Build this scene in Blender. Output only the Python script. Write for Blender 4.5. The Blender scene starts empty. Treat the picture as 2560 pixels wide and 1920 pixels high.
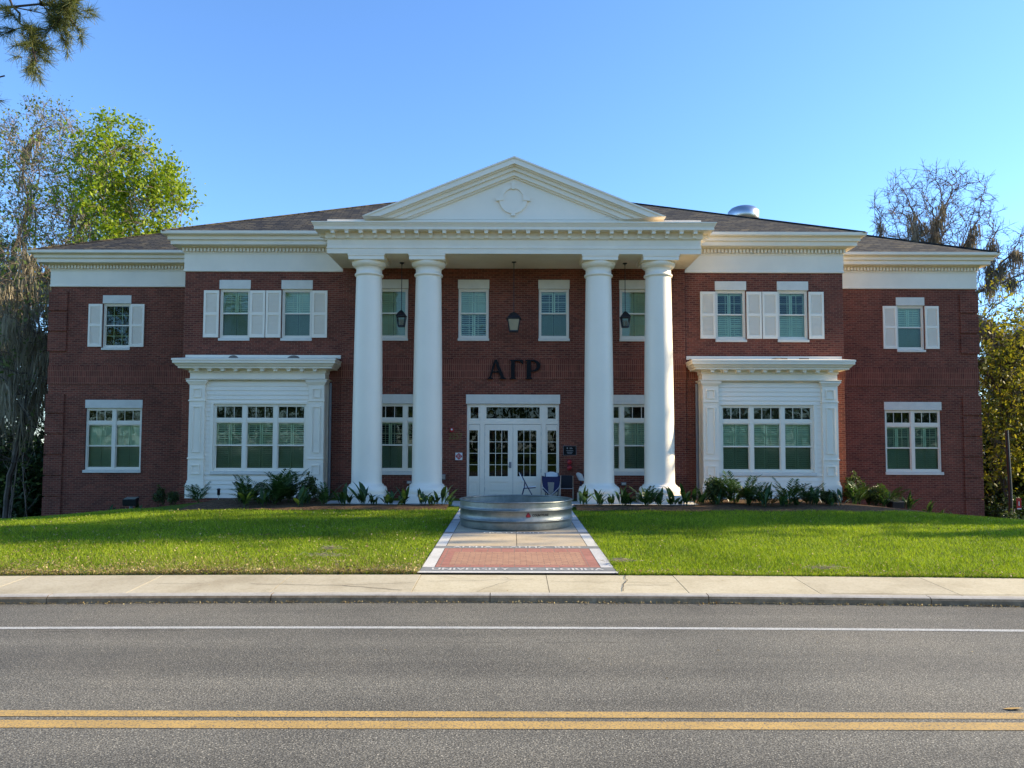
import bpy, bmesh, math, random
import numpy as np
from mathutils import Vector, Matrix

# ------------------------------------------------------------------ camera, sky, sun, exposure
scene = bpy.context.scene
COL = scene.collection
CAM_F, CAM_P, CAM_S, CAM_H, CAM_X = 1923.0, math.radians(3.1), 48.0, 2.2, -0.05   # calibrated on the photograph (2560 px wide)
SUN_EL, SUN_AZ = math.radians(25), math.radians(81)

cam = bpy.data.cameras.new('camera')
cam_o = bpy.data.objects.new('camera', cam)
COL.objects.link(cam_o)
cam.sensor_width = 36.0
cam.lens = 36.0 * CAM_F / 2560.0
cam.shift_y = CAM_S / 2560.0
cam.clip_start, cam.clip_end = 0.1, 2000.0
cam_o.location = (CAM_X, 0.0, CAM_H)
cam_o.rotation_euler = (Matrix.Rotation(math.pi / 2 + CAM_P, 4, 'X') @ Matrix.Rotation(math.radians(0.15), 4, 'Z')).to_euler()
scene.camera = cam_o

world = bpy.data.worlds.new('World')
scene.world = world
world.use_nodes = True
wn, wl = world.node_tree.nodes, world.node_tree.links
sky = wn.new('ShaderNodeTexSky')
sky.sky_type = 'NISHITA'
sky.sun_disc = False
sky.sun_elevation = SUN_EL
sky.sun_rotation = SUN_AZ
sky.altitude = 0.0
sky.air_density = 1.0
sky.dust_density = 0.2
sky.ozone_density = 7.2
bg = wn['Background']
bg.inputs['Strength'].default_value = 0.12
wl.new(sky.outputs['Color'], bg.inputs['Color'])

sun_d = bpy.data.lights.new('sun', 'SUN')
sun_d.energy = 3.8
sun_d.angle = math.radians(0.5)
sun_d.color = (1.0, 0.84, 0.58)
sun_o = bpy.data.objects.new('sun', sun_d)
COL.objects.link(sun_o)
SUN_DIR = Vector((math.sin(SUN_AZ) * math.cos(SUN_EL), math.cos(SUN_AZ) * math.cos(SUN_EL), math.sin(SUN_EL)))
sun_o.rotation_euler = (-SUN_DIR).to_track_quat('-Z', 'Y').to_euler()
sun_o.location = (40, 20, 30)

scene.view_settings.view_transform = 'Standard'
scene.view_settings.look = 'None'
scene.view_settings.exposure = 1.53
scene.view_settings.gamma = 1.0
scene.view_settings.use_curve_mapping = False
scene.cycles.max_bounces = 8
scene.cycles.transparent_max_bounces = 24
scene.cycles.caustics_reflective = False
scene.cycles.caustics_refractive = False


def at(px, py, Y):
    """the point on the plane y = Y that the photograph shows at pixel (px, py) of 2560 x 1920"""
    k = (960 + CAM_S - py) / CAM_F
    c, s = math.cos(CAM_P), math.sin(CAM_P)
    d = Y * (k * c + s) / (c - k * s)
    return Vector((CAM_X + (px - 1280) / CAM_F * (Y * c + d * s), Y, CAM_H + d))


# ------------------------------------------------------------------ helpers
def tag(o, label=None, cat=None, group=None, kind=None):
    if label: o['label'] = label
    if cat: o['category'] = cat
    if group: o['group'] = group
    if kind: o['kind'] = kind
    return o


def empty(name, loc=(0, 0, 0), rz=0.0, label=None, cat=None, group=None, scale=1.0):
    o = bpy.data.objects.new(name, None)
    COL.objects.link(o)
    o.location = loc
    o.rotation_euler = (0, 0, rz)
    o.scale = (scale, scale, scale)
    o.empty_display_size = 0.2
    return tag(o, label, cat, group)


def copy_tree(o, parent=None):
    c = o.copy()
    COL.objects.link(c)
    if parent is not None:
        c.parent = parent
    for ch in list(o.children):
        copy_tree(ch, c)
    return c


class MB:
    """collects shapes and links them as one mesh object"""
    def __init__(self):
        self.v, self.f, self.m, self.s = [], [], [], []

    def add(self, verts, faces, mi=0, smooth=False):
        b = len(self.v)
        self.v.extend([tuple(p) for p in verts])
        for f in faces:
            self.f.append([b + i for i in f])
            self.m.append(mi)
            self.s.append(smooth)
        return self

    def box(self, x0, x1, y0, y1, z0, z1, mi=0):
        return self.add([(x0, y0, z0), (x1, y0, z0), (x1, y1, z0), (x0, y1, z0),
                         (x0, y0, z1), (x1, y0, z1), (x1, y1, z1), (x0, y1, z1)],
                        [(0, 3, 2, 1), (4, 5, 6, 7), (0, 1, 5, 4), (1, 2, 6, 5), (2, 3, 7, 6), (3, 0, 4, 7)], mi)

    def obox(self, p0, p1, w, h, up=(0, 0, 1), mi=0):
        """a bar of section w x h from p0 to p1"""
        p0, p1 = Vector(p0), Vector(p1)
        d = (p1 - p0).normalized()
        u = Vector(up)
        if abs(d.dot(u)) > 0.99: u = Vector((0, 1, 0))
        a = d.cross(u).normalized() * (w / 2)
        b = a.cross(d).normalized() * (h / 2)
        vs = [p0 - a - b, p0 + a - b, p0 + a + b, p0 - a + b, p1 - a - b, p1 + a - b, p1 + a + b, p1 - a + b]
        return self.add(vs, [(0, 1, 2, 3), (7, 6, 5, 4), (0, 4, 5, 1), (1, 5, 6, 2), (2, 6, 7, 3), (3, 7, 4, 0)], mi)

    def quad(self, a, b, c, d, mi=0):
        return self.add([a, b, c, d], [(0, 1, 2, 3)], mi)

    def tube(self, pts, rad, n=8, mi=0, cap=True, smooth=True):
        pts = [Vector(p) for p in pts]
        if not hasattr(rad, '__len__'): rad = [rad] * len(pts)
        vs, fs = [], []
        ref = None
        for i, p in enumerate(pts):
            d = (pts[min(i + 1, len(pts) - 1)] - pts[max(i - 1, 0)])
            if d.length < 1e-9: d = Vector((0, 0, 1))
            d.normalize()
            if ref is None:
                ref = d.orthogonal().normalized()
            a = (ref - d * ref.dot(d))
            a = a.normalized() if a.length > 1e-6 else d.orthogonal().normalized()
            ref = a
            b = d.cross(a)
            for k in range(n):
                t = 2 * math.pi * k / n
                vs.append(p + (a * math.cos(t) + b * math.sin(t)) * rad[i])
        for i in range(len(pts) - 1):
            for k in range(n):
                k2 = (k + 1) % n
                fs.append((i * n + k, i * n + k2, (i + 1) * n + k2, (i + 1) * n + k))
        self.add(vs, fs, mi, smooth)
        if cap:
            self.add(vs[:n], [tuple(range(n - 1, -1, -1))], mi)
            self.add(vs[-n:], [tuple(range(n))], mi)
        return self

    def lathe(self, prof, c=(0, 0, 0), n=48, mi=0, smooth=True, cap0=True, cap1=True):
        cx, cy, cz = c
        vs, fs = [], []
        for r, z in prof:
            for k in range(n):
                t = 2 * math.pi * k / n
                vs.append((cx + r * math.cos(t), cy + r * math.sin(t), cz + z))
        for i in range(len(prof) - 1):
            for k in range(n):
                k2 = (k + 1) % n
                fs.append((i * n + k, i * n + k2, (i + 1) * n + k2, (i + 1) * n + k))
        self.add(vs, fs, mi, smooth)
        if cap0: self.add(vs[:n], [tuple(range(n - 1, -1, -1))], mi)
        if cap1: self.add(vs[-n:], [tuple(range(n))], mi)
        return self

    def prism(self, poly, y0, y1, mi=0):
        """polygon in x, z (counter-clockwise seen from -y), extruded from y0 to y1"""
        n = len(poly)
        vs = [(x, y0, z) for x, z in poly] + [(x, y1, z) for x, z in poly]
        fs = [tuple(range(n)), tuple(range(2 * n - 1, n - 1, -1))]
        for i in range(n):
            j = (i + 1) % n
            fs.append((i, i + n, j + n, j))
        return self.add(vs, fs, mi)

    def sweep(self, path, prof, mi=0):
        """moulding: path = plan corners (outside on the right hand when walking), prof = (offset outwards, z)"""
        P = [Vector((p[0], p[1])) for p in path]
        nrm = []
        for i in range(len(P)):
            ds = []
            if i > 0: ds.append((P[i] - P[i - 1]).normalized())
            if i < len(P) - 1: ds.append((P[i + 1] - P[i]).normalized())
            ns = [Vector((d.y, -d.x)) for d in ds]
            if len(ns) == 1: nrm.append(ns[0])
            else:
                m = (ns[0] + ns[1])
                nrm.append(m / (1 + ns[0].dot(ns[1])))
        vs, fs = [], []
        for o, z in prof:
            for p, q in zip(P, nrm):
                w = p + q * o
                vs.append((w.x, w.y, z))
        n = len(P)
        for i in range(len(prof) - 1):
            for k in range(n - 1):
                fs.append((i * n + k, i * n + k + 1, (i + 1) * n + k + 1, (i + 1) * n + k))
        return self.add(vs, fs, mi)

    def build(self, name, mats, parent=None, bevel=0.0, weld=False):
        me = bpy.data.meshes.new(name)
        me.from_pydata(self.v, [], self.f)
        if not isinstance(mats, (list, tuple)): mats = [mats]
        for m in mats: me.materials.append(m)
        me.polygons.foreach_set('material_index', self.m)
        me.polygons.foreach_set('use_smooth', self.s)
        me.update()
        o = bpy.data.objects.new(name, me)
        COL.objects.link(o)
        if parent is not None: o.parent = parent
        if bevel > 0:
            b = o.modifiers.new('bevel', 'BEVEL')
            b.width, b.segments, b.limit_method = bevel, 2, 'ANGLE'
        return o


def np_mesh(name, verts, nper, mats, parent=None, mat_idx=None, smooth=False):
    """mesh of independent faces: verts (n, nper, 3)"""
    verts = np.asarray(verts, dtype=np.float32)
    n = verts.shape[0]
    me = bpy.data.meshes.new(name)
    me.vertices.add(n * nper)
    me.vertices.foreach_set('co', verts.reshape(-1))
    me.loops.add(n * nper)
    me.loops.foreach_set('vertex_index', np.arange(n * nper, dtype=np.int32))
    me.polygons.add(n)
    me.polygons.foreach_set('loop_start', np.arange(n, dtype=np.int32) * nper)
    if not isinstance(mats, (list, tuple)): mats = [mats]
    for m in mats: me.materials.append(m)
    if mat_idx is not None:
        me.polygons.foreach_set('material_index', np.asarray(mat_idx, dtype=np.int32))
    me.update(calc_edges=True)
    o = bpy.data.objects.new(name, me)
    COL.objects.link(o)
    if parent is not None: o.parent = parent
    return o


# ------------------------------------------------------------------ materials
def new_mat(name):
    m = bpy.data.materials.new(name)
    m.use_nodes = True
    nt = m.node_tree
    return m, nt.nodes, nt.links, nt.nodes['Principled BSDF']


def ramp(nodes, stops):
    r = nodes.new('ShaderNodeValToRGB')
    cr = r.color_ramp
    while len(cr.elements) < len(stops): cr.elements.new(0.5)
    for e, (p, c) in zip(cr.elements, stops):
        e.position = p
        e.color = (*c, 1) if len(c) == 3 else c
    return r


def noise(nodes, links, scale, detail=4, coord=None, rough=0.6):
    n = nodes.new('ShaderNodeTexNoise')
    n.inputs['Scale'].default_value = scale
    n.inputs['Detail'].default_value = detail
    n.inputs['Roughness'].default_value = rough
    if coord is not None: links.new(coord, n.inputs['Vector'])
    return n


def mixc(nodes, links, a, b, fac, mode='MIX'):
    x = nodes.new('ShaderNodeMix')
    x.data_type = 'RGBA'
    x.blend_type = mode
    for s, v in ((x.inputs[6], a), (x.inputs[7], b), (x.inputs[0], fac)):
        if hasattr(v, 'node'): links.new(v, s)
        elif isinstance(v, (int, float)): s.default_value = v
        else: s.default_value = (*v, 1)
    return x.outputs[2]


def plain(name, col, rough=0.5, metal=0.0, var=0.06, vscale=3.0, bump=0.0, bscale=60.0, spec=0.5):
    m, N, L, P = new_mat(name)
    tc = N.new('ShaderNodeTexCoord')
    n1 = noise(N, L, vscale, 5, tc.outputs['Object'])
    r = ramp(N, [(0.25, tuple(max(0, c * (1 - var * 1.6)) for c in col)), (0.75, tuple(min(1, c * (1 + var)) for c in col))])
    L.new(n1.outputs['Fac'], r.inputs['Fac'])
    L.new(r.outputs['Color'], P.inputs['Base Color'])
    P.inputs['Roughness'].default_value = rough
    P.inputs['Metallic'].default_value = metal
    P.inputs['Specular IOR Level'].default_value = spec
    if bump > 0:
        n2 = noise(N, L, bscale, 4, tc.outputs['Object'])
        b = N.new('ShaderNodeBump')
        b.inputs['Strength'].default_value = bump
        b.inputs['Distance'].default_value = 0.01
        L.new(n2.outputs['Fac'], b.inputs['Height'])
        L.new(b.outputs['Normal'], P.inputs['Normal'])
    return m


def wall_uv(N, L, swap=False):
    tc = N.new('ShaderNodeTexCoord')
    sp = N.new('ShaderNodeSeparateXYZ')
    L.new(tc.outputs['Object'], sp.inputs[0])
    ad = N.new('ShaderNodeMath'); ad.operation = 'ADD'
    L.new(sp.outputs['X'], ad.inputs[0]); L.new(sp.outputs['Y'], ad.inputs[1])
    cb = N.new('ShaderNodeCombineXYZ')
    L.new(ad.outputs[0], cb.inputs['X']); L.new(sp.outputs['Z'], cb.inputs['Y'])
    return tc, cb.outputs[0]


def brick_mat(name, bw, bh, offset, c1, c2, mortar, msize=0.009, tint=0.35):
    m, N, L, P = new_mat(name)
    tc, uv = wall_uv(N, L)
    b = N.new('ShaderNodeTexBrick')
    L.new(uv, b.inputs['Vector'])
    b.offset = offset
    b.inputs['Scale'].default_value = 1.0
    b.inputs['Brick Width'].default_value = bw
    b.inputs['Row Height'].default_value = bh
    b.inputs['Mortar Size'].default_value = msize
    b.inputs['Mortar Smooth'].default_value = 0.15
    b.inputs['Color1'].default_value = (*c1, 1)
    b.inputs['Color2'].default_value = (*c2, 1)
    b.inputs['Mortar'].default_value = (*mortar, 1)
    n = noise(N, L, 1.1, 6, tc.outputs['Object'], 0.65)
    r = ramp(N, [(0.3, (0.72, 0.7, 0.7)), (0.7, (1.2, 1.18, 1.16))])
    L.new(n.outputs['Fac'], r.inputs['Fac'])
    c = mixc(N, L, b.outputs['Color'], r.outputs['Color'], 0.8, 'MULTIPLY')
    n3 = noise(N, L, 26, 3, tc.outputs['Object'])
    r3 = ramp(N, [(0.3, (0.75, 0.75, 0.75)), (0.72, (1.2, 1.2, 1.2))])
    L.new(n3.outputs['Fac'], r3.inputs['Fac'])
    c = mixc(N, L, c, r3.outputs['Color'], 0.7, 'MULTIPLY')
    L.new(c, P.inputs['Base Color'])
    P.inputs['Roughness'].default_value = 0.85
    P.inputs['Specular IOR Level'].default_value = 0.25
    bp = N.new('ShaderNodeBump')
    bp.inputs['Strength'].default_value = 0.5
    bp.inputs['Distance'].default_value = 0.008
    iv = N.new('ShaderNodeMath'); iv.operation = 'SUBTRACT'; iv.inputs[0].default_value = 1.0
    L.new(b.outputs['Fac'], iv.inputs[1])
    L.new(iv.outputs[0], bp.inputs['Height'])
    L.new(bp.outputs['Normal'], P.inputs['Normal'])
    return m


def glass_mat(name, tint, gloss_rough=0.02):
    m, N, L, P = new_mat(name)
    out = N['Material Output']
    N.remove(P)
    tr = N.new('ShaderNodeBsdfTransparent'); tr.inputs['Color'].default_value = (*tint, 1)
    gl = N.new('ShaderNodeBsdfGlossy'); gl.inputs['Roughness'].default_value = gloss_rough
    gl.inputs['Color'].default_value = (0.9, 0.95, 1, 1)
    fr = N.new('ShaderNodeFresnel'); fr.inputs['IOR'].default_value = 1.4
    tc = N.new('ShaderNodeTexCoord')
    nn = noise(N, L, 1.3, 2, tc.outputs['Object'])
    bp = N.new('ShaderNodeBump'); bp.inputs['Strength'].default_value = 0.12; bp.inputs['Distance'].default_value = 0.02
    L.new(nn.outputs['Fac'], bp.inputs['Height'])
    L.new(bp.outputs['Normal'], gl.inputs['Normal'])
    mx = N.new('ShaderNodeMixShader')
    L.new(fr.outputs[0], mx.inputs[0]); L.new(tr.outputs[0], mx.inputs[1]); L.new(gl.outputs[0], mx.inputs[2])
    L.new(mx.outputs[0], out.inputs['Surface'])
    return m


def leaf_mat(name, cols, trans=0.45, scale=0.6, rough=0.55, tcol=None):
    """cols: dark .. light; part of the light passes through"""
    m, N, L, P = new_mat(name)
    out = N['Material Output']
    g = N.new('ShaderNodeNewGeometry')
    tc = N.new('ShaderNodeTexCoord')
    n1 = noise(N, L, scale, 4, tc.outputs['Object'])
    r = ramp(N, [(i / (len(cols) - 1) * 0.5 + 0.25, c) for i, c in enumerate(cols)])
    ad = N.new('ShaderNodeMath'); ad.operation = 'MULTIPLY_ADD'
    ad.inputs[1].default_value = 0.45; 
    L.new(g.outputs['Random Per Island'], ad.inputs[0])
    sb = N.new('ShaderNodeMath'); sb.operation = 'MULTIPLY'; sb.inputs[1].default_value = 0.62
    L.new(n1.outputs['Fac'], sb.inputs[0])
    L.new(sb.outputs[0], ad.inputs[2])
    L.new(ad.outputs[0], r.inputs['Fac'])
    L.new(r.outputs['Color'], P.inputs['Base Color'])
    P.inputs['Roughness'].default_value = rough
    P.inputs['Specular IOR Level'].default_value = 0.3
    tl = N.new('ShaderNodeBsdfTranslucent')
    tcm = mixc(N, L, r.outputs['Color'], tcol or (1.0, 1.0, 0.55), 1.0, 'MULTIPLY')
    gm = N.new('ShaderNodeBrightContrast'); gm.inputs['Bright'].default_value = 0.0
    L.new(tcm, gm.inputs['Color'])
    L.new(gm.outputs[0], tl.inputs['Color'])
    mx = N.new('ShaderNodeMixShader'); mx.inputs[0].default_value = trans
    L.new(P.outputs[0], mx.inputs[1]); L.new(tl.outputs[0], mx.inputs[2])
    L.new(mx.outputs[0], out.inputs['Surface'])
    return m


M = {}
M['brick'] = brick_mat('red_brick', 0.2032, 0.0677, 0.5, (0.235, 0.064, 0.039), (0.120, 0.035, 0.024), (0.26, 0.125, 0.08))
M['soldier'] = brick_mat('soldier_brick', 0.0677, 0.2205, 0.0, (0.22, 0.06, 0.038), (0.13, 0.037, 0.025), (0.30, 0.13, 0.08))
M['white'] = plain('white_paint', (0.92, 0.81, 0.65), 0.42, var=0.03, vscale=0.7, bump=0.02)
M['white_dull'] = plain('white_trim', (0.89, 0.785, 0.63), 0.6, var=0.05, vscale=1.2)
M['stone'] = plain('cast_stone', (0.74, 0.69, 0.59), 0.8, var=0.06, vscale=4, bump=0.1)
M['vinyl'] = plain('window_vinyl', (0.86, 0.77, 0.62), 0.35, var=0.02)
M['blind'] = plain('blind_white', (0.86, 0.84, 0.74), 0.5, var=0.04)
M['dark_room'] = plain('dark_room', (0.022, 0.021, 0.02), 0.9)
M['glass'] = glass_mat('window_glass', (0.88, 0.97, 0.88))
M['screen'] = glass_mat('screened_glass', (0.62, 0.71, 0.64), 0.06)
M['clear'] = glass_mat('door_glass', (0.62, 0.66, 0.64), 0.0)
M['black'] = plain('black_metal', (0.012, 0.012, 0.014), 0.45, var=0.2)
M['letter'] = plain('black_letter', (0.004, 0.004, 0.005), 0.6, var=0.1, spec=0.2)
M['brass'] = plain('aged_brass', (0.22, 0.17, 0.06), 0.4, metal=0.8, var=0.15)
M['steel'] = plain('brushed_steel', (0.55, 0.55, 0.55), 0.3, metal=1.0)
M['grey_box'] = plain('grey_box', (0.22, 0.23, 0.24), 0.5)
M['red'] = plain('red_enamel', (0.42, 0.012, 0.014), 0.4, var=0.1)
M['red_dark'] = plain('deep_red', (0.18, 0.008, 0.02), 0.5, var=0.1)
M['navy'] = plain('navy_fabric', (0.012, 0.016, 0.07), 0.8, var=0.15, bump=0.1)
M['blackfab'] = plain('black_fabric', (0.008, 0.009, 0.014), 0.8, var=0.15)
M['mesh_fab'] = plain('grey_mesh_fabric', (0.22, 0.21, 0.18), 0.8, var=0.1, bump=0.2, bscale=200)
M['whiteplastic'] = plain('white_plastic', (0.72, 0.73, 0.72), 0.4, var=0.04)
M['mulch'] = plain('mulch', (0.13, 0.078, 0.042), 0.95, var=0.6, vscale=14, bump=1.0, bscale=25, spec=0.1)
M['concrete'] = plain('pale_concrete', (0.47, 0.46, 0.43), 0.85, var=0.12, vscale=1.6, bump=0.15, bscale=90)
M['bark'] = plain('grey_bark', (0.12, 0.09, 0.065), 0.9, var=0.35, vscale=2.5, bump=0.6, bscale=9)
M['barkpale'] = plain('pale_bark', (0.24, 0.18, 0.135), 0.9, var=0.3, vscale=2.5, bump=0.5, bscale=9)
M['barkbrown'] = plain('brown_bark', (0.19, 0.125, 0.08), 0.9, var=0.3, vscale=2.5, bump=0.5, bscale=9)
M['pinebark'] = plain('pine_bark', (0.06, 0.04, 0.032), 0.9, var=0.4, vscale=3, bump=0.6, bscale=8)
M['leaf_lime'] = leaf_mat('spring_leaf', [(0.10, 0.18, 0.014), (0.24, 0.34, 0.024), (0.40, 0.47, 0.045)], 0.5, 0.35)
M['leaf_pale'] = leaf_mat('pale_leaf', [(0.07, 0.11, 0.03), (0.14, 0.19, 0.06), (0.20, 0.24, 0.09)], 0.45, 0.5)
M['leaf_gold'] = leaf_mat('gold_leaf', [(0.06, 0.09, 0.015), (0.20, 0.20, 0.025), (0.33, 0.28, 0.04)], 0.5, 0.5)
M['leaf_dark'] = leaf_mat('dark_leaf', [(0.012, 0.028, 0.008), (0.03, 0.06, 0.014), (0.06, 0.10, 0.022)], 0.3, 0.8)
M['moss'] = leaf_mat('spanish_moss', [(0.16, 0.14, 0.095), (0.32, 0.28, 0.195), (0.48, 0.42, 0.30)], 0.42, 0.5, 0.9, (1.0, 0.95, 0.8))
M['moss_dark'] = leaf_mat('dark_moss', [(0.10, 0.085, 0.06), (0.22, 0.19, 0.135), (0.36, 0.315, 0.225)], 0.3, 0.5, 0.9, (1.0, 0.95, 0.8))
M['needle'] = leaf_mat('pine_needle', [(0.05, 0.07, 0.02), (0.12, 0.145, 0.04), (0.22, 0.22, 0.08)], 0.35, 1.5)
M['blade'] = leaf_mat('grass_blade', [(0.085, 0.135, 0.006), (0.22, 0.33, 0.012), (0.42, 0.50, 0.035)], 0.45, 0.45, 0.6)
M['dryblade'] = leaf_mat('dry_leaf', [(0.12, 0.075, 0.03), (0.32, 0.24, 0.10), (0.5, 0.4, 0.2)], 0.25, 1.0, 0.8, (1, 0.9, 0.6))
M['bedleaf'] = leaf_mat('bed_leaf', [(0.016, 0.04, 0.012), (0.04, 0.085, 0.022), (0.08, 0.14, 0.035)], 0.3, 2.0, 0.35)
M['bedshrub'] = leaf_mat('bed_shrub', [(0.02, 0.04, 0.012), (0.055, 0.085, 0.022), (0.12, 0.15, 0.05)], 0.35, 2.0, 0.45)
M['leafstem'] = plain('stem', (0.07, 0.055, 0.03), 0.8)
M['yellow'] = None


def asphalt():
    m, N, L, P = new_mat('asphalt')
    tc = N.new('ShaderNodeTexCoord')
    v = N.new('ShaderNodeTexVoronoi'); v.inputs['Scale'].default_value = 95
    L.new(tc.outputs['Object'], v.inputs['Vector'])
    n1 = noise(N, L, 75, 3, tc.outputs['Object'], 0.7)
    n2 = noise(N, L, 0.35, 5, tc.outputs['Object'])
    mp = N.new('ShaderNodeMapping'); mp.inputs['Scale'].default_value = (0.05, 0.9, 1)
    L.new(tc.outputs['Object'], mp.inputs[0])
    n3 = noise(N, L, 1.2, 4, mp.outputs[0])
    r1 = ramp(N, [(0.30, (0.026, 0.024, 0.020)), (0.47, (0.116, 0.109, 0.090)), (0.57, (0.176, 0.166, 0.138)), (0.70, (0.56, 0.52, 0.43))])
    L.new(n1.outputs['Fac'], r1.inputs['Fac'])
    wn_ = N.new('ShaderNodeTexWhiteNoise')
    L.new(v.outputs['Color'], wn_.inputs['Vector'])
    r4 = ramp(N, [(0.0, (0.45, 0.44, 0.43)), (0.6, (0.95, 0.95, 0.95)), (1.0, (1.75, 1.7, 1.62))])
    L.new(wn_.outputs['Value'], r4.inputs['Fac'])
    c = mixc(N, L, r1.outputs['Color'], r4.outputs['Color'], 0.8, 'MULTIPLY')
    r2 = ramp(N, [(0.32, (0.76, 0.76, 0.76)), (0.5, (0.97, 0.97, 0.96)), (0.68, (1.15, 1.13, 1.09))])
    L.new(n2.outputs['Fac'], r2.inputs['Fac'])
    c = mixc(N, L, c, r2.outputs['Color'], 1.0, 'MULTIPLY')
    r3 = ramp(N, [(0.35, (0.80, 0.80, 0.80)), (0.65, (1.14, 1.14, 1.13))])
    L.new(n3.outputs['Fac'], r3.inputs['Fac'])
    c = mixc(N, L, c, r3.outputs['Color'], 1.0, 'MULTIPLY')
    L.new(c, P.inputs['Base Color'])
    P.inputs['Roughness'].default_value = 0.8
    P.inputs['Specular IOR Level'].default_value = 0.3
    b = N.new('ShaderNodeBump'); b.inputs['Strength'].default_value = 0.45; b.inputs['Distance'].default_value = 0.004
    L.new(v.outputs['Distance'], b.inputs['Height'])
    L.new(b.outputs['Normal'], P.inputs['Normal'])
    return m


def road_paint(name, col):
    m, N, L, P = new_mat(name)
    out = N['Material Output']
    tc = N.new('ShaderNodeTexCoord')
    n1 = noise(N, L, 60, 4, tc.outputs['Object'], 0.8)
    n2 = noise(N, L, 3, 5, tc.outputs['Object'])
    r = ramp(N, [(0.40, (0.12, 0.11, 0.095)), (0.47, tuple(c * 0.86 for c in col)), (0.65, col)])
    L.new(n1.outputs['Fac'], r.inputs['Fac'])
    r2 = ramp(N, [(0.3, (0.85, 0.85, 0.86)), (0.7, (1.08, 1.07, 1.05))])
    L.new(n2.outputs['Fac'], r2.inputs['Fac'])
    c = mixc(N, L, r.outputs['Color'], r2.outputs['Color'], 1.0, 'MULTIPLY')
    L.new(c, P.inputs['Base Color'])
    P.inputs['Roughness'].default_value = 0.7
    return m


def slab_mat(name, cols, sc=0.8):
    m, N, L, P = new_mat(name)
    tc = N.new('ShaderNodeTexCoord')
    n1 = noise(N, L, sc, 6, tc.outputs['Object'], 0.7)
    n2 = noise(N, L, 22, 4, tc.outputs['Object'], 0.75)
    g = N.new('ShaderNodeNewGeometry')
    r = ramp(N, [(0.28, cols[0]), (0.5, cols[1]), (0.75, cols[2])])
    L.new(n1.outputs['Fac'], r.inputs['Fac'])
    r2 = ramp(N, [(0.28, (0.72, 0.70, 0.67)), (0.5, (1, 1, 1)), (0.75, (1.1, 1.1, 1.1))])
    L.new(n2.outputs['Fac'], r2.inputs['Fac'])
    c = mixc(N, L, r.outputs['Color'], r2.outputs['Color'], 0.75, 'MULTIPLY')
    r3 = ramp(N, [(0.0, (0.9, 0.9, 0.92)), (1.0, (1.06, 1.05, 1.02))])
    L.new(g.outputs['Random Per Island'], r3.inputs['Fac'])
    c = mixc(N, L, c, r3.outputs['Color'], 1.0, 'MULTIPLY')
    L.new(c, P.inputs['Base Color'])
    P.inputs['Roughness'].default_value = 0.85
    P.inputs['Specular IOR Level'].default_value = 0.25
    b = N.new('ShaderNodeBump'); b.inputs['Strength'].default_value = 0.25; b.inputs['Distance'].default_value = 0.004
    L.new(n2.outputs['Fac'], b.inputs['Height'])
    L.new(b.outputs['Normal'], P.inputs['Normal'])
    return m


def paver_mat(name, bw, bh, c1, c2, mortar, off=0.5):
    m, N, L, P = new_mat(name)
    tc = N.new('ShaderNodeTexCoord')
    b = N.new('ShaderNodeTexBrick')
    L.new(tc.outputs['Object'], b.inputs['Vector'])
    b.offset = off
    b.inputs['Scale'].default_value = 1.0
    b.inputs['Brick Width'].default_value = bw
    b.inputs['Row Height'].default_value = bh
    b.inputs['Mortar Size'].default_value = 0.008
    b.inputs['Color1'].default_value = (*c1, 1)
    b.inputs['Color2'].default_value = (*c2, 1)
    b.inputs['Mortar'].default_value = (*mortar, 1)
    n = noise(N, L, 12, 5, tc.outputs['Object'])
    r = ramp(N, [(0.3, (0.8, 0.8, 0.8)), (0.7, (1.15, 1.13, 1.1))])
    L.new(n.outputs['Fac'], r.inputs['Fac'])
    c = mixc(N, L, b.outputs['Color'], r.outputs['Color'], 0.9, 'MULTIPLY')
    L.new(c, P.inputs['Base Color'])
    P.inputs['Roughness'].default_value = 0.85
    bp = N.new('ShaderNodeBump'); bp.inputs['Strength'].default_value = 0.4; bp.inputs['Distance'].default_value = 0.006
    iv = N.new('ShaderNodeMath'); iv.operation = 'SUBTRACT'; iv.inputs[0].default_value = 1.0
    L.new(b.outputs['Fac'], iv.inputs[1]); L.new(iv.outputs[0], bp.inputs['Height'])
    L.new(bp.outputs['Normal'], P.inputs['Normal'])
    return m


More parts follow.
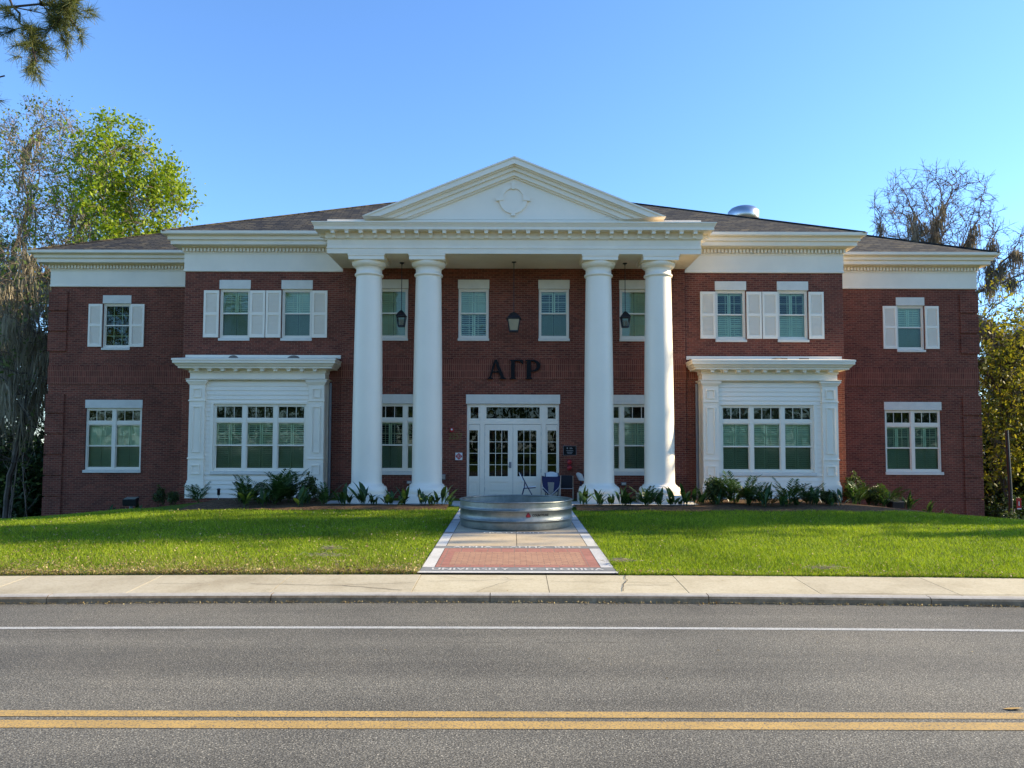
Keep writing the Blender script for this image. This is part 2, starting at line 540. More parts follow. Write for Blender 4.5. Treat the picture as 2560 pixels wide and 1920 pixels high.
def lawn_mat():
    m, N, L, P = new_mat('lawn_soil')
    tc = N.new('ShaderNodeTexCoord')
    n1 = noise(N, L, 0.5, 6, tc.outputs['Object'], 0.7)
    n2 = noise(N, L, 16, 5, tc.outputs['Object'], 0.7)
    r = ramp(N, [(0.3, (0.04, 0.075, 0.007)), (0.5, (0.08, 0.125, 0.010)), (0.72, (0.13, 0.165, 0.02))])
    L.new(n1.outputs['Fac'], r.inputs['Fac'])
    r2 = ramp(N, [(0.3, (0.45, 0.45, 0.4)), (0.52, (1, 1, 1)), (0.75, (1.5, 1.4, 1.2))])
    L.new(n2.outputs['Fac'], r2.inputs['Fac'])
    c = mixc(N, L, r.outputs['Color'], r2.outputs['Color'], 0.9, 'MULTIPLY')
    # brown forest floor away from the lawn
    sp = N.new('ShaderNodeSeparateXYZ'); L.new(tc.outputs['Object'], sp.inputs[0])
    mr = N.new('ShaderNodeMapRange'); mr.inputs['From Min'].default_value = 26.5; mr.inputs['From Max'].default_value = 29.5
    L.new(sp.outputs['Y'], mr.inputs['Value'])
    n4 = noise(N, L, 1.5, 5, tc.outputs['Object'])
    r4 = ramp(N, [(0.35, (0.035, 0.03, 0.016)), (0.6, (0.06, 0.07, 0.02)), (0.75, (0.11, 0.09, 0.05))])
    L.new(n4.outputs['Fac'], r4.inputs['Fac'])
    c = mixc(N, L, c, r4.outputs['Color'], mr.outputs['Result'])
    L.new(c, P.inputs['Base Color'])
    P.inputs['Roughness'].default_value = 0.95
    P.inputs['Specular IOR Level'].default_value = 0.1
    b = N.new('ShaderNodeBump'); b.inputs['Strength'].default_value = 0.7; b.inputs['Distance'].default_value = 0.03
    L.new(n2.outputs['Fac'], b.inputs['Height'])
    L.new(b.outputs['Normal'], P.inputs['Normal'])
    return m


def shingle_mat():
    m, N, L, P = new_mat('roof_shingle')
    tc = N.new('ShaderNodeTexCoord')
    b = N.new('ShaderNodeTexBrick')
    mp = N.new('ShaderNodeMapping')
    L.new(tc.outputs['Object'], mp.inputs[0])
    sp = N.new('ShaderNodeSeparateXYZ'); L.new(mp.outputs[0], sp.inputs[0])
    cb = N.new('ShaderNodeCombineXYZ')
    ad = N.new('ShaderNodeMath'); ad.operation = 'ADD'
    ym = N.new('ShaderNodeMath'); ym.operation = 'MULTIPLY'; ym.inputs[1].default_value = 0.12
    L.new(sp.outputs['Y'], ym.inputs[0])
    L.new(sp.outputs['X'], ad.inputs[0]); L.new(ym.outputs[0], ad.inputs[1])
    L.new(ad.outputs[0], cb.inputs['X'])
    z2 = N.new('ShaderNodeMath'); z2.operation = 'MULTIPLY'; z2.inputs[1].default_value = 2.38
    L.new(sp.outputs['Z'], z2.inputs[0])
    L.new(z2.outputs[0], cb.inputs['Y'])
    L.new(cb.outputs[0], b.inputs['Vector'])
    b.offset = 0.37
    b.inputs['Scale'].default_value = 1
    b.inputs['Brick Width'].default_value = 0.33
    b.inputs['Row Height'].default_value = 0.2
    b.inputs['Mortar Size'].default_value = 0.02
    b.inputs['Color1'].default_value = (0.098, 0.087, 0.069, 1)
    b.inputs['Color2'].default_value = (0.020, 0.022, 0.028, 1)
    b.inputs['Mortar'].default_value = (0.010, 0.010, 0.010, 1)
    mp2 = N.new('ShaderNodeMapping'); mp2.inputs['Scale'].default_value = (0.7, 0.1, 4.5)
    L.new(tc.outputs['Object'], mp2.inputs[0])
    n = noise(N, L, 2.6, 6, mp2.outputs[0], 0.75)
    r = ramp(N, [(0.36, (0.35, 0.40, 0.5)), (0.5, (0.9, 0.9, 0.87)), (0.64, (1.75, 1.5, 1.05))])
    L.new(n.outputs['Fac'], r.inputs['Fac'])
    c = mixc(N, L, b.outputs['Color'], r.outputs['Color'], 0.9, 'MULTIPLY')
    L.new(c, P.inputs['Base Color'])
    P.inputs['Roughness'].default_value = 0.9
    P.inputs['Specular IOR Level'].default_value = 0.2
    bp = N.new('ShaderNodeBump'); bp.inputs['Strength'].default_value = 0.6; bp.inputs['Distance'].default_value = 0.015
    L.new(b.outputs['Color'], bp.inputs['Height'])
    L.new(bp.outputs['Normal'], P.inputs['Normal'])
    return m


def galv_mat():
    m, N, L, P = new_mat('galvanised_steel')
    tc = N.new('ShaderNodeTexCoord')
    v = N.new('ShaderNodeTexVoronoi'); v.inputs['Scale'].default_value = 22
    L.new(tc.outputs['Object'], v.inputs['Vector'])
    n = noise(N, L, 2.2, 5, tc.outputs['Object'])
    r = ramp(N, [(0.3, (0.17, 0.185, 0.17)), (0.7, (0.32, 0.33, 0.30))])
    L.new(n.outputs['Fac'], r.inputs['Fac'])
    r2 = ramp(N, [(0.0, (0.86, 0.87, 0.88)), (1.0, (1.1, 1.1, 1.1))])
    L.new(v.outputs['Color'], r2.inputs['Fac'])
    c = mixc(N, L, r.outputs['Color'], r2.outputs['Color'], 0.7, 'MULTIPLY')
    L.new(c, P.inputs['Base Color'])
    P.inputs['Metallic'].default_value = 0.75
    r3 = ramp(N, [(0.3, (0.36, 0.36, 0.36)), (0.7, (0.56, 0.56, 0.56))])
    L.new(n.outputs['Fac'], r3.inputs['Fac'])
    L.new(r3.outputs['Color'], P.inputs['Roughness'])
    n5 = noise(N, L, 5, 2, tc.outputs['Object'])
    b = N.new('ShaderNodeBump'); b.inputs['Strength'].default_value = 0.25; b.inputs['Distance'].default_value = 0.02
    L.new(n5.outputs['Fac'], b.inputs['Height'])
    L.new(b.outputs['Normal'], P.inputs['Normal'])
    return m


M['asphalt'] = asphalt()
M['line_white'] = road_paint('white_road_paint', (0.52, 0.52, 0.48))
M['line_yellow'] = road_paint('yellow_road_paint', (0.52, 0.335, 0.10))
M['sidewalk'] = slab_mat('sidewalk_concrete', [(0.36, 0.305, 0.20), (0.48, 0.42, 0.29), (0.55, 0.49, 0.35)])
M['tan_slab'] = slab_mat('tan_concrete', [(0.46, 0.36, 0.22), (0.52, 0.42, 0.28), (0.56, 0.47, 0.33)], 1.2)
M['pale_slab'] = slab_mat('pale_border', [(0.47, 0.46, 0.42), (0.55, 0.54, 0.50), (0.62, 0.60, 0.55)], 1.5)
M['band'] = slab_mat('dark_band', [(0.16, 0.165, 0.165), (0.21, 0.215, 0.21), (0.27, 0.27, 0.26)], 2.0)
M['kerb_top'] = slab_mat('kerb_top', [(0.34, 0.31, 0.26), (0.42, 0.39, 0.33), (0.5, 0.46, 0.4)], 2.0)
M['kerb_face'] = slab_mat('kerb_face', [(0.17, 0.115, 0.065), (0.27, 0.19, 0.11), (0.40, 0.29, 0.175)], 6.0)  # darker than the top: tyre stain plus the face's shade put into the colour
M['crack'] = plain('crack', (0.06, 0.05, 0.04), 0.95)
M['paver_red'] = paver_mat('red_paver', 0.245, 0.20, (0.36, 0.15, 0.11), (0.31, 0.125, 0.09), (0.22, 0.15, 0.11), 0.0)
M['paver_tan'] = paver_mat('tan_paver', 0.20, 0.10, (0.42, 0.23, 0.14), (0.35, 0.18, 0.11), (0.22, 0.13, 0.09))
M['lawn'] = lawn_mat()
M['shingle'] = shingle_mat()
M['galv'] = galv_mat()
M['amber'] = glass_mat('amber_glass', (0.75, 0.66, 0.5), 0.1)
M['lamp_clear'] = glass_mat('lantern_glass', (0.85, 0.86, 0.86), 0.05)
M['frost'] = plain('frosted_lamp_glass', (0.34, 0.27, 0.16), 0.6, var=0.1)
M['fitting'] = plain('weathered_lump', (0.20, 0.17, 0.13), 0.9, var=0.3, vscale=8)

# ------------------------------------------------------------------ terrain and the setting
KB = 0.0038


def bow(x, k=KB):
    x = max(-26.0, min(26.0, x))
    return -k * x * x


WZ = [(11.7, 0.165), (12.18, 0.175), (14.61, 0.234), (16.94, 0.285), (20.9, 0.365), (23.2, 0.425), (25.0, 0.45), (30.0, 0.40), (60.0, 0.1)]


def wz(y):
    for (a, za), (b, zb) in zip(WZ, WZ[1:]):
        if y <= b:
            t = max(0.0, (y - a) / (b - a))
            return za + (zb - za) * t
    return WZ[-1][1]


def tz(x, y):
    yb = y - bow(x) * 0.9
    if yb < 11.5: return -0.06
    z = wz(max(y, 12.18))
    t = max(0.0, abs(x) - 8.6)
    t = min(t, 12.0)
    g = min(1.25, max(0.0, (y - 13.0) / 13.0))
    k = 0.86 if x < 0 else 0.72
    z -= k * (t / 6.0) ** 1.3 * g * g
    if yb < 12.18: z -= 0.09
    return z


def axis(ranges):
    out = []
    for a, b, n in ranges:
        out += [a + (b - a) * i / n for i in range(n)]
    out.append(ranges[-1][1])
    return out


gx = axis([(-400, -60, 8), (-60, -24, 12), (-24, 24, 64), (24, 60, 12), (60, 400, 8)])
gy = axis([(-300, -30, 6), (-30, 10.8, 8), (10.8, 12.7, 9), (12.7, 30, 44), (30, 70, 14), (70, 500, 10)])
g = MB()
gv = [(x, y, tz(x, y)) for y in gy for x in gx]
nx = len(gx)
g.add(gv, [(j * nx + i, j * nx + i + 1, (j + 1) * nx + i + 1, (j + 1) * nx + i) for j in range(len(gy) - 1) for i in range(nx - 1)], 0, True)
tag(g.build('ground', M['lawn']), kind='structure')

XS = [i * 0.5 for i in range(-80, 81)]


def strip(name, y0, y1, z, mat, k0, k1):
    mb = MB()
    vs = [(x, y0 + bow(x, k0), z) for x in XS] + [(x, y1 + bow(x, k1), z) for x in XS]
    n = len(XS)
    mb.add(vs, [(i, i + 1, n + i + 1, n + i) for i in range(n - 1)])
    return tag(mb.build(name, mat), kind='structure')


rd = MB()
ry = [-14, 2, 5, 6.5, 8, 9.5]
rv = [(x, y, 0) for y in ry for x in XS] + [(x, 10.93 + bow(x), 0) for x in XS]
n_ = len(XS)
rd.add(rv, [(j * n_ + i, j * n_ + i + 1, (j + 1) * n_ + i + 1, (j + 1) * n_ + i) for j in range(len(ry)) for i in range(n_ - 1)])


def road_crack(x0, y0, x1, y1, n, amp, seed, w):
    r = random.Random(seed)
    pts = [(x0 + (x1 - x0) * i / n, y0 + (y1 - y0) * i / n + r.uniform(-amp, amp)) for i in range(n + 1)]
    for (a, b), (c, d) in zip(pts, pts[1:]):
        if r.random() < 0.18: continue
        rd.add([(a, b - w / 2, 0.002), (c, d - w / 2, 0.002), (c, d + w / 2, 0.002), (a, b + w / 2, 0.002)], [(0, 1, 2, 3)], 1)


road_crack(-5.6, 9.12, -3.9, 9.24, 14, 0.012, 1, 0.012)
road_crack(-1.2, 8.7, 1.4, 8.72, 20, 0.012, 2, 0.006)
road_crack(2.3, 10.86, 2.5, 10.3, 5, 0.02, 3, 0.02)
tag(rd.build('road', [M['asphalt'], M['crack']]), kind='structure')
strip('edge_line', 9.335, 9.44, 0.004, M['line_white'], 0.0022, 0.0022)
strip('centre_line', 6.334, 6.474, 0.004, M['line_yellow'], 0.0, 0.0)
strip('centre_line', 6.084, 6.25, 0.004, M['line_yellow'], 0.0, 0.0)

# kerb: cast lengths with open joints
kb = MB()
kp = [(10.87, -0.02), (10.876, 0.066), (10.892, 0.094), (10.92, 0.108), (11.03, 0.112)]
x = -40.0
kj = [-40.0]
while kj[-1] < 40: kj.append(kj[-1] + 3.05)
for a, b in zip(kj, kj[1:]):
    xs = [a + 0.006 + (b - a - 0.012) * i / 6 for i in range(7)]
    vs = [(xx, yy + bow(xx), zz) for (yy, zz) in kp for xx in xs]
    for j in range(len(kp) - 1):
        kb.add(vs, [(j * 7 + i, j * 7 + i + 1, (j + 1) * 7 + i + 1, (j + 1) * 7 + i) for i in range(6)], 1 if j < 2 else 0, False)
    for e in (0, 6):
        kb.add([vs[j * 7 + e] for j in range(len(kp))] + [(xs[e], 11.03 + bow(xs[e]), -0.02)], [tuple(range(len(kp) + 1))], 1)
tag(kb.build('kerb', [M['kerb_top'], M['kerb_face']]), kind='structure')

# sidewalk slabs
sw = MB()
joints = [-40, -37.4, -35.4, -33.4, -31.4, -29.4, -27.4, -25.4, -23.4, -21.4, -19.4, -17.4, -15.4, -13.4, -11.42, -9.44, -7.45, -5.46, -3.47, -1.47, 0.49, 2.47, 4.32, 6.26, 8.2, 10.2, 12.2, 14.2, 16.2, 18.2, 20.2, 22.2, 24.2, 26.2, 28.2, 30.2, 32.2, 34.2, 36.2, 40]
rs = random.Random(4)
for a, b in zip(joints, joints[1:]):
    a2, b2 = a + 0.0045, b - 0.0045
    dz = rs.uniform(-0.004, 0.004)
    ys = (11.04, 12.19)
    P4 = [(a2, ys[0] + bow(a2), 0.108 + dz), (b2, ys[0] + bow(b2), 0.108 + dz), (b2, ys[1] + bow(b2), 0.165 + dz), (a2, ys[1] + bow(a2), 0.165 + dz)]
    sw.add(P4 + [(p[0], p[1], p[2] - 0.1) for p in P4], [(0, 1, 2, 3), (0, 4, 5, 1), (1, 5, 6, 2), (2, 6, 7, 3), (3, 7, 4, 0)], 0)
vs = [(x_, 11.03 + bow(x_), 0.09) for x_ in XS] + [(x_, 12.19 + bow(x_), 0.145) for x_ in XS]
sw.add(vs, [(i, i + 1, n_ + i + 1, n_ + i) for i in range(n_ - 1)], 1)


def crack(pts, w=0.008):
    pts = [(a, 11.04 + (b - 10.868) * 1.083) for a, b in pts]
    for (x0, y0), (x1, y1) in zip(pts, pts[1:]):
        z0 = 0.108 + (y0 - 11.04) / 1.15 * 0.057 + 0.008
        z1 = 0.108 + (y1 - 11.04) / 1.15 * 0.057 + 0.008
        d = Vector((x1 - x0, y1 - y0)).normalized()
        q = Vector((-d.y, d.x)) * w / 2
        sw.add([(x0 + q.x, y0 + bow(x0) + q.y, z0), (x0 - q.x, y0 + bow(x0) - q.y, z0), (x1 - q.x, y1 + bow(x1) - q.y, z1), (x1 + q.x, y1 + bow(x1) + q.y, z1)], [(0, 1, 2, 3)], 1)


def jag(x0, y0, x1, y1, n, amp, seed, w=0.008):
    r = random.Random(seed)
    pts = [(x0 + (x1 - x0) * i / n + r.uniform(-amp, amp) * 0.5, y0 + (y1 - y0) * i / n + r.uniform(-amp, amp) * (0 < i < n)) for i in range(n + 1)]
    crack(pts, w)


jag(-3.9, 11.35, -2.55, 11.25, 8, 0.02, 1, 0.012)
jag(-2.55, 11.25, -1.62, 10.98, 6, 0.02, 2, 0.014)
jag(-2.5, 11.26, -1.5, 11.42, 8, 0.02, 3)
jag(-4.6, 11.36, -5.3, 11.38, 5, 0.012, 12)
jag(-1.3, 11.5, 0.3, 11.62, 12, 0.03, 4)
jag(-0.2, 11.75, -0.05, 11.62, 4, 0.03, 5)
jag(-0.55, 10.9, -0.1, 11.5, 7, 0.03, 6, 0.006)
jag(0.55, 11.5, 2.4, 11.45, 12, 0.025, 7, 0.006)
jag(1.75, 11.9, 1.55, 10.95, 10, 0.05, 8, 0.012)
jag(1.65, 11.3, 2.3, 11.33, 6, 0.02, 9, 0.01)
jag(-1.2, 11.85, -0.6, 11.55, 6, 0.03, 10, 0.006)
jag(4.5, 10.9, 8.0, 10.92, 20, 0.012, 11, 0.012)
tag(sw.build('sidewalk', [M['sidewalk'], M['crack']]), kind='structure')

# front walk: border strips, lettered bands, brick panel, sandy slabs
wk = MB()
WC, WO, WI = 0.05, 1.56, 1.36


def wquad(x0, x1, y0, y1, mi, dz=0.0):
    ys_ = [y0] + [p[0] for p in WZ if y0 < p[0] < y1] + [y1]
    for a, b in zip(ys_, ys_[1:]):
        wk.quad((x0, a, wz(a) + dz), (x1, a, wz(a) + dz), (x1, b, wz(b) + dz), (x0, b, wz(b) + dz), mi)


B = 0.02
wquad(WC - WO - 0.02, WC + WO + 0.02, 12.20, 12.335, 0, B)
for a, b in ((12.35, 12.67), (14.62, 14.90), (16.62, 16.89)):
    wquad(WC - WO, WC + WO, a, b, 1, B)
wquad(WC - WO, WC + WO, 19.05, 19.2, 1, B)
for sx in (-1, 1):
    for a, b in ((12.68, 14.61), (14.91, 16.61), (16.90, 19.04), (19.21, 22.7)):
        wquad(min(WC + sx * WI, WC + sx * WO), max(WC + sx * WI, WC + sx * WO), a, b, 0, B)
for a, b in ((14.91, 16.61), (16.90, 19.04), (19.21, 22.7)):
    wquad(WC - WI + 0.012, WC - 0.006, a, b, 2, B)
    wquad(WC + 0.006, WC + WI - 0.012, a, b, 2, B)
wquad(WC - WI + 0.22, WC + WI - 0.22, 12.885, 14.20, 4, B)
wquad(WC - WI + 0.01, WC + WI - 0.01, 14.205, 14.61, 3, B)
wquad(WC - WI + 0.01, WC + WI - 0.01, 12.68, 12.88, 3, B)
for sx in (-1, 1):
    xa, xb = WC + sx * (WI - 0.225), WC + sx * (WI - 0.01)
    wquad(min(xa, xb), max(xa, xb), 12.885, 14.20, 3, B)
wquad(WC - WO - 0.03, WC + WO + 0.03, 12.19, 22.7, 5, 0.006)
walk = tag(wk.build('path', [M['pale_slab'], M['band'], M['tan_slab'], M['paver_red'], M['paver_tan'], M['crack']]), kind='structure')


def text_mesh(body, size, width=None):
    """flat lettering: list of (verts, faces), lying in x, y, centred on x"""
    cu = bpy.data.curves.new('lettering', 'FONT')
    cu.body, cu.size, cu.resolution_u = body, size, 3
    cu.align_x = 'CENTER'
    cu.space_character = 1.08
    o = bpy.data.objects.new('lettering', cu)
    COL.objects.link(o)
    bpy.context.view_layer.update()
    me = bpy.data.meshes.new_from_object(o.evaluated_get(bpy.context.evaluated_depsgraph_get()))
    vs = [v.co.copy() for v in me.vertices]
    fs = [tuple(p.vertices) for p in me.polygons]
    bpy.data.objects.remove(o)
    bpy.data.curves.remove(cu)
    bpy.data.meshes.remove(me)
    if width:
        x0, x1 = min(v.x for v in vs), max(v.x for v in vs)
        for v in vs: v.x = (v.x - (x0 + x1) / 2) * width / (x1 - x0)
    return vs, fs


lt = MB()
for body, y, wdt, cx in (('UNIVERSITY  OF  FLORIDA', 12.42, 2.76, 0.05), ('ALPHA  GAMMA  RHO', 14.68, 2.42, 0.05), ('FRATERNITY', 16.68, 1.4, 0.05)):
    vs, fs = text_mesh(body, 0.24, wdt)
    # heavy slab letters: each letter is laid twice, a little apart
    for off in (-0.006, 0.006):
        lt.add([(v.x + cx + off, y + v.y, wz(y + v.y) + B + 0.004 + (0.001 if off > 0 else 0)) for v in vs], fs)
lo = lt.build('lettering', M['pale_slab'], walk)

# porch slab and planting beds
ps = MB()
ps.box(-5.75, 5.75, 22.72, 25.3, 0.30, 0.44)
ps.box(-1.75, 1.85, 22.55, 22.72, 0.25, 0.425)
tag(ps.build('porch_slab', M['concrete'], bevel=0.01), kind='structure')


def bed(name, xs, front, back):
    mb = MB()
    n = len(xs)
    rows = 5
    vs = []
    r = random.Random(len(xs))
    for j in range(rows + 1):
        for x in xs:
            f, b = front(x), back(x)
            y = f + (b - f) * j / rows
            h = 0.012 + (0.05 if 0 < j < rows else 0) + r.uniform(0, 0.015)
            vs.append((x, y, tz(x, y) + h))
    mb.add(vs, [(j * n + i, j * n + i + 1, (j + 1) * n + i + 1, (j + 1) * n + i) for j in range(rows) for i in range(n - 1)], 0, True)
    return tag(mb.build(name, M['mulch']), kind='structure')


def bfront(x):
    a = abs(x)
    f = 21.35 if a < 9.5 else 21.35 + (a - 9.5) * 1.0
    if x > 9.5: f = 21.5 + (a - 9.5) * 0.62
    return min(f, 26.6) + 0.12 * math.sin(x * 2.3) + 0.05 * math.sin(x * 7.1)


def bback(x):
    a = abs(x)
    if a < 5.75: return 22.75
    if a < 10.95: return 25.4
    return 27.95


bed('planting_bed', [-9.3 + i * 0.31 for i in range(int((9.3 - 1.65) / 0.31) + 1)], bfront, bback)
bed('planting_bed', [1.75 + i * 0.31 for i in range(int((17.6 - 1.75) / 0.31) + 1)], bfront, bback)

# ------------------------------------------------------------------ the house
YC, YM, YW, YB, YP, YK = 25.25, 25.35, 27.9, 24.8, 23.26, 23.83
XC, XM, XW = 5.67, 10.94, 16.92
YR = 45.4
house = empty('brick_house', (0, 0, 0), 0, 'two storey red brick house with a white four column portico and pediment', 'building')

UPC, LOWC = (5.71, 7.36), (1.29, 3.52)
holes = {'c': [], 'm': [], 'w': []}
for sx in (-1, 1):
    holes['c'] += [(sx * 1.33 - 0.51, sx * 1.33 + 0.51, 5.70, 7.37), (sx * 4.01 - 0.51, sx * 4.01 + 0.51, 5.70, 7.37), (sx * 3.56 - 1.02, sx * 3.56 + 1.02, 1.32, 3.55)]
    holes['m'] += [(sx * 7.207 - 0.505, sx * 7.207 + 0.505, 5.70, 7.36), (sx * 9.27 - 0.505, sx * 9.27 + 0.505, 5.70, 7.36)]
    holes['w'] += [(sx * 14.5 - 0.505, sx * 14.5 + 0.505, 5.69, 7.33), (sx * 14.5 - 1.02, sx * 14.5 + 1.02, 1.25, 3.50)]
holes['c'].append((-1.53, 1.50, 0.40, 3.545))


def wall_face(mb, x0, x1, z0, z1, y, hs, rev=0.12):
    hs = [h for h in hs if h[0] > x0 and h[1] < x1]
    xs = sorted({x0, x1, *[h[0] for h in hs], *[h[1] for h in hs]})
    zs = sorted({z0, z1, *[h[2] for h in hs], *[h[3] for h in hs]})
    for a, b in zip(xs, xs[1:]):
        for c, d in zip(zs, zs[1:]):
            mx, mz = (a + b) / 2, (c + d) / 2
            if any(h[0] < mx < h[1] and h[2] < mz < h[3] for h in hs): continue
            mb.quad((a, y, c), (b, y, c), (b, y, d), (a, y, d))
    for a, b, c, d in hs:
        mb.quad((a, y, c), (a, y, d), (a, y + rev, d), (a, y + rev, c))
        mb.quad((b, y, d), (b, y, c), (b, y + rev, c), (b, y + rev, d))
        mb.quad((a, y, d), (b, y, d), (b, y + rev, d), (a, y + rev, d))
        mb.quad((b, y, c), (a, y, c), (a, y + rev, c), (b, y + rev, c))


wb = MB()
ZB, ZT = -1.6, 8.8
wall_face(wb, -XC, XC, ZB, ZT, YC, holes['c'])
for sx in (-1, 1):
    a, b = sorted((sx * XC, sx * XM))
    wall_face(wb, a, b, ZB, ZT, YM, holes['m'])
    a, b = sorted((sx * XM, sx * XW))
    wall_face(wb, a, b, ZB, ZT, YW, holes['w'])
    wb.quad((sx * XC, YC, ZB), (sx * XC, YM, ZB), (sx * XC, YM, ZT), (sx * XC, YC, ZT))
    wb.quad((sx * XM, YM, ZB), (sx * XM, YW, ZB), (sx * XM, YW, ZT), (sx * XM, YM, ZT))
    wb.quad((sx * XW, YW, ZB), (sx * XW, YR, ZB), (sx * XW, YR, ZT), (sx * XW, YW, ZT))
    # quoin blocks at the outer corners
    z = -0.42
    k = 0
    while z < 7.7:
        h = 0.69
        if not (4.2 < z + h and z < 5.1):
            xa, xb = sorted((sx * (XW - 0.62), sx * (XW + 0.05)))
            wb.box(xa, xb, YW - 0.05, YW + 0.62, z, min(z + h, 7.86))
        z += 0.7475
    # base course under the bays
    xa, xb = sorted((sx * 6.05, sx * 10.5))
    wb.box(xa, xb, YB - 0.03, YM - 0.002, -0.4, 0.46)
wb.quad((XW, YR, ZB), (-XW, YR, ZB), (-XW, YR, ZT), (XW, YR, ZT))
wb.build('wall', M['brick'], house)

sb = MB()
for z0, z1, pr in ((4.36, 4.5765, 0.022), (4.5765, 4.797, 0.022), (4.797, 5.015, 0.022)):
    sb.box(-XC - pr, XC + pr, YC - pr, YC + 0.09, z0, z1)
    for sx in (-1, 1):
        xa, xb = sorted((sx * (XC + 0.03), sx * (XM + pr)))
        sb.box(xa, xb, YM - pr, YM + 0.05, z0, z1)
        xa, xb = sorted((sx * (XM + 0.002), sx * (XM + pr)))
        sb.box(xa, xb, YM + 0.06, YW - 0.03, z0, z1)
        xa, xb = sorted((sx * (XM + 0.025), sx * (XW + pr)))
        sb.box(xa, xb, YW - pr, YW + 0.05, z0, z1)
        xa, xb = sorted((sx * (XW + 0.002), sx * (XW + pr)))
        sb.box(xa, xb, YW + 0.06, YR, z0, z1)
sb.build('string_course', M['soldier'], house)
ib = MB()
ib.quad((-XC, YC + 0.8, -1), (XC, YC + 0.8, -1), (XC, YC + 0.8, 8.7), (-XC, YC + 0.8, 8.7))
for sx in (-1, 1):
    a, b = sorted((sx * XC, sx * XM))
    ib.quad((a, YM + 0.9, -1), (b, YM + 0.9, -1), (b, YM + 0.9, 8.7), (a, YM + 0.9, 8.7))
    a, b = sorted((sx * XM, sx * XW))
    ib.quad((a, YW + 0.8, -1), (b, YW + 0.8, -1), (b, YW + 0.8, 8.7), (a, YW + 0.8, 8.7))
ib.build('dark_backing', M['dark_room'], house)  # near-black sheets close behind the windows, the rooms' shade put into their colour


